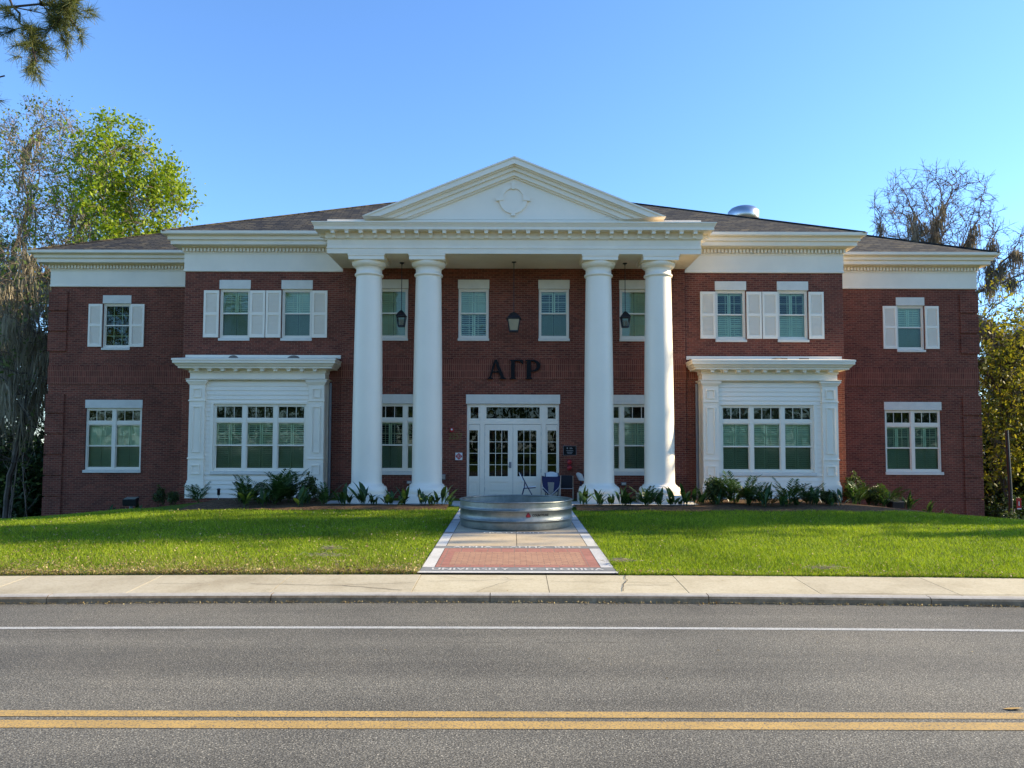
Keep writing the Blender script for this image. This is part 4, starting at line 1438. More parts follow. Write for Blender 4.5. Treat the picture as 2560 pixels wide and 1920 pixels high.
def radii(P, par, tip, ex=2.35, cap=None):
    acc = np.zeros(len(P))
    kids = np.zeros(len(P), int)
    rad = np.zeros(len(P))
    for i in range(len(P) - 1, -1, -1):
        rad[i] = tip if kids[i] == 0 else acc[i] ** (1 / ex)
        if par[i] >= 0:
            acc[par[i]] += rad[i] ** ex
            kids[par[i]] += 1
    if cap: rad = np.minimum(rad, cap)
    return rad, kids


def frusta(P0, P1, R0, R1, k):
    """independent tapered limbs as quads (n*k, 4, 3)"""
    d = P1 - P0
    L = np.linalg.norm(d, axis=1, keepdims=True)
    d = d / np.maximum(L, 1e-6)
    ref = np.where(np.abs(d[:, 2:3]) > 0.9, np.array([[1.0, 0, 0]]), np.array([[0, 0, 1.0]]))
    a = np.cross(d, ref); a /= np.linalg.norm(a, axis=1, keepdims=True)
    b = np.cross(d, a)
    q = []
    for i in range(k):
        t0, t1 = 2 * math.pi * i / k, 2 * math.pi * (i + 1) / k
        u0 = a * math.cos(t0) + b * math.sin(t0)
        u1 = a * math.cos(t1) + b * math.sin(t1)
        q.append(np.stack([P0 + u0 * R0[:, None], P0 + u1 * R0[:, None], P1 + u1 * R1[:, None], P1 + u0 * R1[:, None]], 1))
    return np.concatenate(q)


def limb_quads(P, par, rad, k=6):
    idx = np.where(par >= 0)[0]
    p = par[idx]
    big = np.minimum(rad[p], rad[idx] * 1.25)
    d = P[idx] - P[p]
    ext = P[idx] + d * 0.06
    thick = rad[idx] > 0.05
    out = []
    if thick.any(): out.append(frusta(P[p][thick], ext[thick], big[thick], rad[idx][thick], k))
    if (~thick).any(): out.append(frusta(P[p][~thick], ext[~thick], big[~thick], rad[idx][~thick], 3))
    return np.concatenate(out)


def leaf_quads(r, pts, n, spread, size, flat=0.3):
    C = np.repeat(pts, n, axis=0) + r.normal(size=(len(pts) * n, 3)) * spread
    m = len(C)
    u = r.normal(size=(m, 3)); u /= np.linalg.norm(u, axis=1, keepdims=True)
    w = r.normal(size=(m, 3)); w[:, 2] *= flat
    w -= u * (w * u).sum(1, keepdims=True)
    w /= np.maximum(np.linalg.norm(w, axis=1, keepdims=True), 1e-6)
    s = (size * r.uniform(0.6, 1.35, (m, 1)))
    return np.stack([C - u * s, C + w * s * 0.55 - u * s * 0.1, C + u * s, C - w * s * 0.55 - u * s * 0.1], 1)


def twig_set(r, P, dirs, n, length, rad, lift=0.15, spread=0.75):
    base = np.repeat(P, n, axis=0)
    d = np.repeat(dirs, n, axis=0) + r.normal(size=(len(base), 3)) * spread + np.array([0, 0, lift])
    d /= np.linalg.norm(d, axis=1, keepdims=True)
    L = length * r.uniform(0.45, 1.3, (len(base), 1))
    end = base + d * L
    return base, end, d


def moss_quads(r, pts, n, spread, length, width):
    C = np.repeat(pts, n, axis=0) + r.normal(size=(len(pts) * n, 3)) * np.array([spread, spread, spread * 0.4])
    m = len(C)
    L = length * r.uniform(0.3, 1.4, m)
    w = width * r.uniform(0.5, 1.5, m)
    an = r.uniform(0, math.pi, m)
    h = np.stack([np.cos(an), np.sin(an), np.zeros(m)], 1)
    off = r.normal(size=(m, 3)) * 0.16 * L[:, None]; off[:, 2] = -L
    mid = C + off * 0.35
    return np.stack([C, mid - h * w[:, None] / 2, C + off, mid + h * w[:, None] / 2], 1)


def tree(name, label, cat, loc, seed, trunk, crowns, bark='bark', tip=0.012, cap=0.5, leaf=None, leaf_n=8, leaf_s=0.15, leaf_spread=0.3, twigs=3, twig_len=0.7,
         twig2=2, moss=0, moss_len=1.4, moss_w=0.09, moss_min=0.03, moss_zmax=99, group=None, step=0.55, infl=3.2, kill=0.9, droop=0.0, leaf_frac=1.0, leaf_fn=None, rz=0.0, k=6, twig_r=0.009, ex=2.2, moss_n=16, moss_mat='moss', moss_zmin=2.0):
    root = empty(name, loc, rz, label, cat, group)
    P, par, r = grow(seed, trunk, crowns, step, infl, kill, droop=droop)
    rad, kids = radii(P, par, tip, ex, cap)
    # root flare
    zb = P[:, 2] - P[0, 2]
    rad = rad * (1 + 0.6 * np.exp(-zb / 0.6) * (zb < 2))
    lq = limb_quads(P, par, rad, k)
    tips = np.where((rad < tip * 3.0) & (par >= 0))[0]
    d = P[tips] - P[par[tips]]
    d /= np.maximum(np.linalg.norm(d, axis=1, keepdims=True), 1e-6)
    b1, e1, d1 = twig_set(r, P[tips], d, twigs, twig_len, tip)
    R = np.full(len(b1), tip * 0.8)
    tw = [frusta(b1, e1, R, np.full(len(b1), twig_r * 0.7), 3)]
    ends = e1
    if twig2:
        b2, e2, d2 = twig_set(r, b1 + (e1 - b1) * 0.6, d1, twig2, twig_len * 0.75, tip)
        tw.append(frusta(b2, e2, np.full(len(b2), twig_r), np.full(len(b2), twig_r * 0.5), 3))
        ends = np.concatenate([e1, e2])
    np_mesh('trunk', np.concatenate([lq] + tw), 4, M[bark], root)
    if leaf:
        pts = ends
        if leaf_fn is not None:
            pts = pts[leaf_fn(pts, r)]
        elif leaf_frac < 1: pts = pts[r.random(len(pts)) < leaf_frac]
        np_mesh('crown', leaf_quads(r, pts, leaf_n, leaf_spread, leaf_s), 4, M[leaf], root)
    if moss:
        cand = np.where((rad > moss_min) & (rad < 0.25) & (zb > moss_zmin) & (zb < moss_zmax))[0]
        sel = cand[r.random(len(cand)) < min(1.0, moss)]
        np_mesh('moss', moss_quads(r, P[sel], moss_n, 0.16, moss_len, moss_w), 4, M[moss_mat], root)
    return root


LB = lambda x, y: (x, y, tz(x, y) - 0.15)

# the bright spring oak behind the left wing
def lime_fn(p, r):
    clump = np.sin(p[:, 0] * 1.7 + 1.3 * np.sin(p[:, 2] * 1.1)) + np.sin(p[:, 1] * 1.9 + p[:, 2] * 1.3) + np.sin(p[:, 2] * 2.1 - p[:, 0] * 0.8)
    return (r.random(len(p)) < np.clip(0.08 + (p[:, 0] - 2.2) * 0.32, 0.06, 1.0)) & (clump > -0.75)


tree('oak_tree', 'tall moss hung oak with bright lime green spring leaves behind the left wing', 'tree', LB(-24.6, 38), 11,
     [(0, 0, 0), (0.5, 0, 4.5), (1.3, 0.2, 9.0), (2.6, 0.3, 12.5)],
     [((4.6, 0, 17.0), (3.7, 3.0, 4.4), 700), ((0.8, 0.5, 18.6), (3.0, 2.6, 4.2), 150), ((5.9, -0.4, 13.6), (2.9, 2.2, 2.4), 190), ((-2.2, 0, 14.5), (3.0, 3, 4), 110)],
     bark='barkpale', leaf='leaf_lime', leaf_n=11, leaf_s=0.10, leaf_spread=0.2, ex=2.0, moss=0.5, moss_len=1.1, moss_w=0.07, moss_n=30, leaf_fn=lime_fn, cap=0.36, tip=0.015, moss_zmin=9.0, moss_zmax=16.0, step=0.45, kill=0.72, infl=2.6, group='big trees behind the left wing')
tree('oak_tree', 'half bare grey tree with thin pale leaves at the far left edge of the picture', 'tree', LB(-28.2, 41), 23,
     [(0, 0, 0), (0.3, 0, 5), (0.9, 0.3, 10), (1.6, 0.2, 13)],
     [((2.0, 0, 18.6), (4.6, 3.5, 5.9), 520), ((-1.5, 0, 13), (3.4, 3, 4), 180)],
     bark='barkpale', leaf='leaf_pale', leaf_n=7, leaf_s=0.085, leaf_spread=0.2, leaf_frac=0.24, ex=2.0, moss=0.4, moss_len=1.2, moss_w=0.06, moss_n=30, cap=0.36, tip=0.015, moss_zmin=8.0, step=0.45, kill=0.75, infl=2.6, group='big trees behind the left wing')

MOSSY = [((0, 0, 8.5), (3.8, 3.2, 4.6), 330), ((0.5, 0, 12), (3.0, 3.0, 3.4), 170)]
mt = tree('oak_tree', 'grey oak curtained with long spanish moss just left of the left wing eave', 'tree', LB(-20.3, 31.3), 31,
          [(0, 0, 0), (-0.2, 0, 3), (0.3, 0, 6), (0.6, 0.1, 8.5)], MOSSY, bark='bark', leaf='leaf_pale', leaf_n=4, leaf_s=0.10, leaf_frac=0.2,
          moss=0.75, moss_len=1.25, moss_w=0.05, moss_min=0.018, moss_n=34, moss_zmin=6.0, step=0.42, kill=0.7, infl=2.6, cap=0.26, twigs=2, twig2=1, group='moss draped oaks at the left of the house')
mt2 = tree('oak_tree', 'moss draped oak with a forked trunk standing deeper in the left wood', 'tree', LB(-24.2, 36.5), 37,
           [(0, 0, 0), (0.2, 0, 3), (-0.3, 0, 6), (0.1, 0.1, 9.5)], [((0, 0, 9.5), (3.6, 3.2, 5.2), 340), ((-0.5, 0, 13), (3.0, 3.0, 3.0), 120)], bark='bark', leaf='leaf_pale', leaf_n=4, leaf_s=0.10, leaf_frac=0.3,
           moss=0.75, moss_len=1.35, moss_w=0.055, moss_min=0.018, moss_n=34, moss_zmin=6.0, step=0.42, kill=0.7, infl=2.6, cap=0.3, twigs=2, twig2=1, group='moss draped oaks at the left of the house')


def again(o, loc, rz, sc, label, group=None, z=None):
    c = copy_tree(o)
    c.location = LB(*loc)
    c.rotation_euler.z = rz
    c.scale = (sc, sc, sc)
    c['label'] = label
    if group: c['group'] = group
    return c


again(mt, (-27.5, 40), 2.1, 1.1, 'tall moss draped oak furthest back in the left wood', 'moss draped oaks at the left of the house')
again(mt2, (-20.2, 41), 4.0, 1.0, 'moss draped oak showing just past the brick corner of the left wing', 'moss draped oaks at the left of the house')
again(mt2, (-33, 45), 3.2, 1.15, 'moss draped oak cut by the left edge of the picture', 'moss draped oaks at the left of the house')

# slim forest trunks with dark leaves (undergrowth both sides)
ut = tree('understory_tree', 'slim dark leaved tree shading the ground left of the left wing', 'tree', LB(-20.2, 36.5), 41,
          [(0, 0, 0), (0.1, 0, 1.5), (0, 0.1, 3.2)], [((0, 0, 3.4), (2.2, 2.0, 1.9), 150), ((0, 0, 1.5), (1.5, 1.4, 1.2), 50)], leaf='leaf_dark', leaf_n=12, leaf_s=0.12, leaf_spread=0.3, cap=0.14, twigs=3, twig2=1,
          group='slim dark trees under the oaks')
for (x, y, rz, s, lab, gr) in ((-22.3, 37.5, 1.0, 1.1, 'slim dark tree behind the pale sunlit trunk on the left', 'slim dark trees under the oaks'),
                               (-25.0, 37.0, 2.5, 0.95, 'slim dark tree at the left edge of the lawn', 'slim dark trees under the oaks'),
                               (-26.5, 38.0, 4.2, 1.3, 'taller slim dark tree far back at the left edge', 'slim dark trees under the oaks'),
                               (-21.0, 46.0, 5.0, 1.5, 'slim dark tree deep in the gap beside the left wing corner', 'slim dark trees under the oaks'),
                               (27.6, 44.0, 0.6, 1.3, 'slim dark tree behind the utility pole on the right', 'slim dark trees at the right of the house'),
                               (30.5, 41.0, 3.1, 1.25, 'slim dark tree at the right edge of the picture', 'slim dark trees at the right of the house'),
                               (25.8, 52.0, 1.9, 1.5, 'slim dark tree deep in the right wood beside the brick corner', 'slim dark trees at the right of the house'),
                               (33.5, 50.0, 2.2, 1.6, 'tall slim dark tree closing the view on the far right', 'slim dark trees at the right of the house')):
    again(ut, (x, y), rz, s, lab, gr)

# straight bare trunks in the left wood
tp = tree('slender_tree', 'pale sunlit tree trunk with peeling bark left of the left wing', 'tree', LB(-21.5, 32.5), 51,
          [(0, 0, 0), (0.35, 0, 2.2), (0.55, 0, 4.4), (0.3, 0, 7.0), (0.6, 0, 9.5)], [((0.6, 0, 10.5), (1.8, 1.6, 2.2), 60)], bark='barkpale', leaf='leaf_pale', leaf_n=4, leaf_s=0.10, leaf_frac=0.4, cap=0.17, twigs=2, twig2=1,
          group='slender trunks in the left wood')
for o in tp.children:
    if o.name.startswith('trunk'): o.scale = (1, 1, 1)
for (x, y, rz, s, lab) in ((-20.3, 31.2, 2.0, 0.95, 'slender dark trunk nearest the left brick corner'), (-20.9, 34.0, 3.6, 1.05, 'slender trunk between the pale trunk and the left brick corner'),
                           (-25.6, 35.0, 5.0, 1.0, 'slender leaning trunk at the left edge of the lawn')):
    again(tp, (x, y), rz, s, lab, 'slender trunks in the left wood')

# right hand side
tree('oak_tree', 'large leafless oak with hanks of grey moss rising behind the right wing roof', 'tree', LB(27.4, 47.5), 61,
     [(0, 0, 0), (0.1, 0, 5), (-0.2, 0, 10), (-0.6, 0, 13.2)],
     [((-1.1, 0, 19.0), (4.2, 3.0, 3.6), 900), ((-3.2, 0, 16.2), (3.2, 2.4, 2.0), 260), ((4.4, 0, 16.2), (3.0, 2.2, 2.0), 260), ((1.5, 0, 12), (3.4, 3, 3), 120)],
     bark='barkbrown', moss=0.6, moss_len=1.15, moss_w=0.055, moss_min=0.034, moss_zmin=15.0, moss_zmax=19.8, moss_n=44, moss_mat='moss_dark', cap=0.40, twigs=3, twig2=2, twig_len=0.6, twig_r=0.011, tip=0.017, step=0.4, kill=0.62, infl=2.4, ex=2.15, group='trees behind the right wing')
ml = tree('oak_tree', 'dark moss draped oak directly right of the right wing corner', 'tree', LB(25.6, 40.0), 67,
          [(0, 0, 0), (-0.2, 0, 4), (0.1, 0, 8), (0, 0, 10.5)], [((-0.8, 0, 10.5), (3.0, 2.6, 3.4), 230), ((2.5, 0, 8.5), (2.8, 2.6, 3.6), 200)],
          bark='bark', leaf='leaf_gold', leaf_n=8, leaf_s=0.12, leaf_frac=0.3, moss=0.9, moss_len=1.3, moss_w=0.10, moss_min=0.02, moss_n=40, moss_mat='moss_dark', step=0.42, kill=0.7, infl=2.6, moss_zmin=4.0, cap=0.3, twigs=2, twig2=1, group='trees behind the right wing')
gt = tree('maple_tree', 'small yellow green tree in sun beside the right wing corner', 'tree', LB(24.6, 38.5), 71,
          [(0, 0, 0), (0.2, 0, 2.2), (0, 0, 4.5)], [((0, 0, 6.2), (2.3, 2.2, 4.2), 220)], leaf='leaf_gold', leaf_n=9, leaf_s=0.12, leaf_spread=0.3, cap=0.14, twigs=3, twig2=1,
          group='yellow green trees right of the house')
again(gt, (28.4, 42.5), 2.0, 1.05, 'small yellow green tree behind the utility pole', 'yellow green trees right of the house')
again(gt, (32.4, 46.5), 4.0, 1.2, 'yellow green tree at the right edge of the picture', 'yellow green trees right of the house')
again(ml, (31.5, 44.0), 2.4, 1.0, 'moss draped oak at the right edge with sky behind its twigs', 'trees behind the right wing')
again(mt, (36.5, 50.0), 1.2, 1.1, 'moss draped oak far back beyond the right edge', 'trees behind the right wing')

# the low trees and hedges that close the woods
ub = tree('bush', 'dark rounded bush at the foot of the utility pole', 'bush', LB(26.6, 37.0), 81, [(0, 0, 0), (0, 0, 0.5)], [((0, 0, 1.1), (1.7, 1.4, 1.2), 120)], leaf='leaf_dark', leaf_n=12, leaf_s=0.09, leaf_spread=0.2,
          step=0.3, kill=0.4, cap=0.04, twigs=3, twig2=1, twig_len=0.35, tip=0.008, group='dark bushes under the trees')
for (x, y, rz, s, lab) in ((24.2, 36.5, 1.0, 1.0, 'dark bush against the right wing corner'), (29.3, 38.5, 2.0, 1.35, 'dark bush right of the utility pole'), (31.5, 36.5, 4.0, 1.3, 'dark bush at the right edge of the lawn'),
                           (27.5, 46, 3.0, 2.0, 'big dark thicket deep in the right wood'), (33.5, 47, 5.0, 2.2, 'big dark thicket behind the right edge'), (-23.0, 36, 0.3, 1.6, 'dark thicket among the left trunks'),
                           (-20.3, 38, 1.3, 1.6, 'dark thicket behind the left brick corner'), (-27.5, 37, 2.3, 1.9, 'dark thicket at the left edge'), (-24.5, 46, 3.3, 2.6, 'tall dark thicket deep in the left wood'),
                           (-31.5, 46, 4.3, 2.6, 'tall dark thicket far left in the wood'), (-21.0, 52, 5.3, 2.6, 'tall dark thicket farthest back on the left'), (23.5, 56, 0.9, 2.6, 'tall dark thicket farthest back on the right')):
    again(ub, (x, y), rz, s, lab, 'dark bushes under the trees')
lb_ = tree('bush', 'low leafy green shrub at the foot of the right brick corner', 'bush', LB(17.75, 27.0), 83, [(0, 0, 0), (0, 0, 0.2)], [((0, 0, 0.42), (0.62, 0.5, 0.45), 110)], leaf='bedshrub', leaf_n=9, leaf_s=0.05, leaf_spread=0.08,
           step=0.14, kill=0.16, infl=1.2, cap=0.015, twigs=3, twig2=1, twig_len=0.14, tip=0.004, twig_r=0.003)

# the pine whose bough hangs into the top left corner; it stands on the lawn outside the frame
pr_ = empty('pine_tree', (-13.9, 15.2, tz(-13.9, 15.2) - 0.1), 0, 'pine with a needled bough hanging into the top left corner', 'tree')
rp = np.random.default_rng(5)
pv, nv = [], []


def limb(pts, r0, r1, n=6):
    pts = np.array(pts, float)
    R = np.linspace(r0, r1, len(pts))
    pv.append(frusta(pts[:-1], pts[1:], R[:-1], R[1:], n))


def tuft(p, d, n=44, L=0.22):
    d = np.array(d) / np.linalg.norm(d)
    base = np.array(p) - d * rp.uniform(0, 0.16, (n, 1))
    v = d * 0.55 + rp.normal(size=(n, 3)) * 0.6
    v /= np.linalg.norm(v, axis=1, keepdims=True)
    s = np.cross(v, rp.normal(size=(n, 3)))
    s /= np.linalg.norm(s, axis=1, keepdims=True)
    e = base + v * (L * rp.uniform(0.6, 1.15, (n, 1)))
    nv.append(np.stack([base - s * 0.0045, base + s * 0.0045, e + s * 0.0015, e - s * 0.0015], 1))


limb([(0, 0, 0), (0.1, 0, 4), (-0.05, 0.1, 8), (0.1, 0, 12), (0, 0.1, 16), (0.1, 0, 19)], 0.24, 0.06, 10)


def bough(start, end, sag, nsub, sub_len, r0, dens=1.0, down=0.25):
    a, b = np.array(start, float), np.array(end, float)
    pts = [a + (b - a) * t + np.array([0, 0, sag * math.sin(math.pi * t)]) + rp.normal(size=3) * 0.03 for t in np.linspace(0, 1, 9)]
    limb(pts, r0, 0.014)
    ax = (b - a) / np.linalg.norm(b - a)
    for i in range(nsub):
        t = rp.uniform(0.38, 1.0)
        p = pts[min(8, int(t * 8))] + (b - a) * 0.01
        d = ax * rp.uniform(0.2, 0.9) + rp.normal(size=3) * np.array([0.5, 0.7, 0.35]) + np.array([0, 0, -down])
        d /= np.linalg.norm(d)
        L = sub_len * rp.uniform(0.5, 1.15)
        q = [p + d * L * u + np.array([0, 0, -0.12 * u * u * L]) + rp.normal(size=3) * 0.025 for u in (0, 0.35, 0.7, 1.0)]
        limb(q, 0.014, 0.006, 4)
        for j in range(int(6 * dens)):
            u = rp.uniform(0.25, 1.0)
            c = p + d * L * u
            d2 = d + rp.normal(size=3) * 0.6
            d2 /= np.linalg.norm(d2)
            e = c + d2 * rp.uniform(0.12, 0.34)
            limb([c, e], 0.007, 0.004, 3)
            tuft(e, d2)
        tuft(q[-1], d)


def rel(px, py, Y):
    w = at(px, py, Y) - Vector(pr_.location)
    return np.array(w)


# the bough in the picture: a limb entering at the top edge, with sprays that hang down
bough((0.05, 0, 9.6), rel(170, 5, 14.3), 0.35, 15, 0.75, 0.05, 0.9, 0.1)
bough(rel(20, 0, 14.4), rel(95, 155, 14.0), 0.05, 11, 0.40, 0.022, 0.9, 0.25)
bough(rel(60, -20, 14.6), rel(185, 60, 14.2), 0.05, 11, 0.5, 0.022, 0.95, 0.0)
bough((0.05, 0, 8.3), rel(8, 198, 15.2), 0.1, 5, 0.25, 0.03, 0.7)
for i in range(11):
    zz = 9.5 + i * 0.85
    an = i * 2.4
    if i < 7 and abs(math.atan2(math.sin(an), math.cos(an))) < 1.6: an += math.pi
    bough((0, 0, zz), (math.cos(an) * (3.9 - 0.2 * i), math.sin(an) * (3.9 - 0.2 * i), zz + 0.6), 0.2, 9, 0.8, 0.05, 0.5)
np_mesh('trunk', np.concatenate(pv), 4, M['pinebark'], pr_)
np_mesh('needles', np.concatenate(nv), 4, M['needle'], pr_)

# trees on the right, outside the frame, whose shadows lie across the lawn
st = tree('shade_tree', 'tree beyond the right edge whose long shadow lies across the lawn', 'tree', LB(30.0, 23.3), 91,
          [(0, 0, 0), (0.1, 0, 3), (0, 0, 6.0)], [((0, 0, 9.8), (2.4, 1.2, 4.6), 190)], leaf='leaf_dark', leaf_n=12, leaf_s=0.16, leaf_spread=0.3, cap=0.25, twigs=3, twig2=1, leaf_frac=0.85, group='shade trees beyond the right edge')
for x, y, s, rz in ((36.5, 27.0, 1.1, 0.3), (24.0, 19.0, 0.55, 0.2), (27.5, 22.6, 0.5, 0.0), (38.0, 24.6, 1.9, 0.1), (33.0, 20.6, 0.75, 0.0)):
    again(st, (x, y), rz, s, 'tree beyond the right edge whose long shadow lies across the lawn', 'shade trees beyond the right edge')

# the wood across the road, behind the viewer (it shows in the door glass)
rw = np.random.default_rng(77)
wq = []
cl = np.stack([rw.uniform(-90, 90, 1500), rw.uniform(-68, -48, 1500), rw.uniform(1.0, 15, 1500)], 1)
cl[:, 2] *= np.where(cl[:, 0] < -35, 1.7, 1.0)
wq.append(leaf_quads(rw, cl, 26, 1.1, 0.42))
tx = rw.uniform(-90, 90, 90); ty = rw.uniform(-66, -48, 90)
tb = np.stack([tx, ty, np.full(90, -0.5)], 1)
tq = frusta(tb, tb + np.stack([rw.normal(size=90) * 0.6, rw.normal(size=90) * 0.6, rw.uniform(6, 9.5, 90)], 1), rw.uniform(0.15, 0.4, 90), np.full(90, 0.08), 6)
wv = np.concatenate(wq + [tq])
mi = np.concatenate([np.zeros(len(wq[0]), int), np.ones(len(tq), int)])
tag(np_mesh('woods', wv, 4, [M['leaf_pale'], M['bark']], None, mi), kind='stuff')

# ------------------------------------------------------------------ things on and around the house
def text3d(body, size, width=None, depth=0.004, height=None, space=1.0, bold=0.0):
    cu = bpy.data.curves.new('lettering', 'FONT')
    cu.body, cu.size, cu.resolution_u, cu.extrude = body, size, 3, depth / 2
    cu.align_x, cu.space_character, cu.offset = 'CENTER', space, bold
    o = bpy.data.objects.new('lettering', cu)
    COL.objects.link(o)
    bpy.context.view_layer.update()
    me = bpy.data.meshes.new_from_object(o.evaluated_get(bpy.context.evaluated_depsgraph_get()))
    vs = [v.co.copy() for v in me.vertices]
    fs = [tuple(p.vertices) for p in me.polygons]
    bpy.data.objects.remove(o); bpy.data.curves.remove(cu); bpy.data.meshes.remove(me)
    x0, x1 = min(v.x for v in vs), max(v.x for v in vs)
    y0, y1 = min(v.y for v in vs), max(v.y for v in vs)
    for v in vs:
        v.x -= (x0 + x1) / 2
        v.y -= y0
        if width: v.x *= width / (x1 - x0)
        if height: v.y *= height / (y1 - y0)
    return vs, fs


def upright(mb, tf, x, y, z, mi=0):
    vs, fs = tf
    mb.add([(x + v.x, y - v.z, z + v.y) for v in vs], fs, mi)


# Greek letters
ls = empty('letter_sign', (0, YC, 4.36), 0, 'three large black serif Greek letters on the brick band above the front door', 'sign')


def letter(parts):
    mb = MB()
    for i, (poly, d) in enumerate(parts):
        mb.prism(poly, -0.115 - 0.0015 * i + d, -0.045)
    return mb.build('letter', M['letter'], ls)


H = 0.63
letter([([(-0.86, 0.0), (-0.67, 0.0), (-0.69, 0.03), (-0.735, 0.05), (-0.585, H - 0.05), (-0.60, H), (-0.63, H), (-0.795, 0.05), (-0.84, 0.03)], 0),
        ([(-0.47, 0.0), (-0.245, 0.0), (-0.26, 0.03), (-0.31, 0.05), (-0.545, H), (-0.635, H), (-0.425, 0.05), (-0.45, 0.03)], 0),
        ([(-0.72, 0.21), (-0.47, 0.21), (-0.48, 0.25), (-0.71, 0.25)], 0.004)])
letter([([(-0.13, 0.0), (0.085, 0.0), (0.07, 0.03), (0.04, 0.05), (0.04, H), (-0.085, H), (-0.085, 0.05), (-0.11, 0.03)], 0),
        ([(-0.13, H), (-0.11, H - 0.03), (-0.09, H - 0.045), (0.19, H - 0.045), (0.31, H - 0.16), (0.315, H)], 0)])
bowl = [(0.62, H)]
for k in range(17):
    t = math.pi / 2 - math.pi * k / 16
    bowl.append((0.63 + 0.245 * math.cos(t), H - 0.195 + 0.195 * math.sin(t)))
for k in range(17):
    t = -math.pi / 2 + math.pi * k / 16
    bowl.append((0.61 + 0.145 * math.cos(t), H - 0.195 + 0.155 * math.sin(t)))
letter([([(0.385, 0.0), (0.62, 0.0), (0.60, 0.03), (0.57, 0.05), (0.57, H), (0.385, H), (0.40, H - 0.03), (0.43, H - 0.05), (0.43, 0.05), (0.40, 0.03)], 0)])
bm = MB()
no, ni = bowl[1:18], bowl[18:35][::-1]
for a, b, c, d in zip(no, no[1:], ni, ni[1:]):
    bm.prism([a, c, d, b], -0.118, -0.045)
bm.prism([(0.56, H - 0.04), (0.64, H - 0.04), (0.64, H), (0.56, H)], -0.117, -0.045)
bm.prism([(0.56, H - 0.39), (0.64, H - 0.39), (0.64, H - 0.35), (0.56, H - 0.35)], -0.117, -0.045)
pl = [o for o in ls.children][-1]
bo2 = bm.build('letter', M['letter'], ls)
# stem and bowl of the rho are one letter
bmj = bmesh.new()
bmj.from_mesh(pl.data); bmj.from_mesh(bo2.data)
bmj.to_mesh(pl.data); bmj.free()
bpy.data.objects.remove(bo2)

nb = MB()
upright(nb, text3d('2257', 0.2, 0.45, 0.012, 0.19), 0, 0, 0)
nbo = nb.build('house_number', M['brass'])
nbo.location = (-1.90, YC - 0.012, 2.385)
tag(nbo, 'brass house number 2257 on the brick left of the front door', 'sign')

fa = empty('fire_alarm', (-2.02, YC, 2.69), 0, 'small red fire alarm strobe above the house number', 'alarm')
MB().box(-0.065, 0.065, -0.06, -0.002, -0.075, 0.065).build('housing', M['red'], fa, bevel=0.01)
MB().box(-0.028, 0.028, -0.085, -0.061, -0.02, 0.035).build('lens', M['whiteplastic'], fa, bevel=0.008)

fs_ = empty('fire_sign', (-1.785, YC, 1.82), 0, 'square white sign with a red fire department emblem left of the front door', 'sign')
MB().box(-0.115, 0.115, -0.012, -0.002, -0.12, 0.12).build('plate', M['whiteplastic'], fs_)
em = MB()
poly = []
for k in range(32):
    t = 2 * math.pi * k / 32
    rr = 0.092 + 0.012 * math.cos(4 * t)
    poly.append((rr * math.cos(t), rr * math.sin(t)))
em.prism(poly, -0.016, -0.0125)
ring_o = [(0.058 * math.cos(2 * math.pi * k / 32), 0.058 * math.sin(2 * math.pi * k / 32)) for k in range(32)]
ring_i = [(0.05 * math.cos(2 * math.pi * k / 32), 0.05 * math.sin(2 * math.pi * k / 32)) for k in range(32)]
for k in range(32):
    j = (k + 1) % 32
    em.prism([ring_o[k], ring_o[j], ring_i[j], ring_i[k]], -0.019, -0.0165, 1)
upright(em, text3d('R', 0.07, None, 0.004, 0.055), 0, -0.0195, -0.026, 1)
em.build('emblem', [M['red'], M['whiteplastic']], fs_)

pq = empty('plaque', (1.845, YC, 2.02), 0, 'black rectangular plaque with pale lines on the brick right of the front door', 'plaque')
MB().box(-0.205, 0.205, -0.022, -0.002, -0.145, 0.145).build('plate', M['letter'], pq, bevel=0.004)
pb = MB()
for x0, x1, z0, z1 in ((-0.215, -0.2055, -0.15, 0.15), (0.2055, 0.215, -0.15, 0.15), (-0.205, 0.205, 0.1455, 0.155), (-0.205, 0.205, -0.155, -0.1455)):
    pb.box(x0, x1, -0.026, -0.002, z0, z1)
pb.build('border', M['grey_box'], pq)
pt = MB()
for x0, x1, z, h in ((-0.10, -0.06, 0.075, 0.05), (-0.005, 0.075, 0.085, 0.018), (-0.005, 0.095, 0.06, 0.018), (-0.115, 0.115, -0.005, 0.02), (-0.09, 0.085, -0.05, 0.012), (-0.095, 0.095, -0.075, 0.012), (-0.07, 0.07, -0.1, 0.012)):
    pt.box(x0, x1, -0.0245, -0.0225, z - h / 2, z + h / 2)
pt.build('inscription', M['grey_box'], pq)

fd = empty('fire_hose_inlet', (1.83, YC, 1.55), 0, 'pair of round red hose inlet caps on the brick below the black plaque', 'hose inlet')
MB().box(-0.07, 0.07, -0.03, -0.002, -0.19, 0.19).build('back_plate', M['red_dark'], fd, bevel=0.005)
for zz in (0.095, -0.095):
    c = MB()
    pr = [(0.035, 0.0), (0.035, 0.07), (0.068, 0.075), (0.07, 0.11), (0.06, 0.125), (0.03, 0.13)]
    vs, fsx = [], []
    for (rr, dd) in pr:
        for k in range(16):
            t = 2 * math.pi * k / 16
            vs.append((rr * math.cos(t), -0.03 - dd, zz + rr * math.sin(t)))
    for i in range(len(pr) - 1):
        for k in range(16):
            fsx.append((i * 16 + k, (i + 1) * 16 + k, (i + 1) * 16 + (k + 1) % 16, i * 16 + (k + 1) % 16))
    fsx.append(tuple((len(pr) - 1) * 16 + k for k in range(16))[::-1])
    c.add(vs, fsx, 0, True)
    for sx in (-1, 1):
        c.box(sx * 0.075 - 0.01, sx * 0.075 + 0.01, -0.14, -0.11, zz - 0.012, zz + 0.012)
    c.build('cap', M['red'], fd)

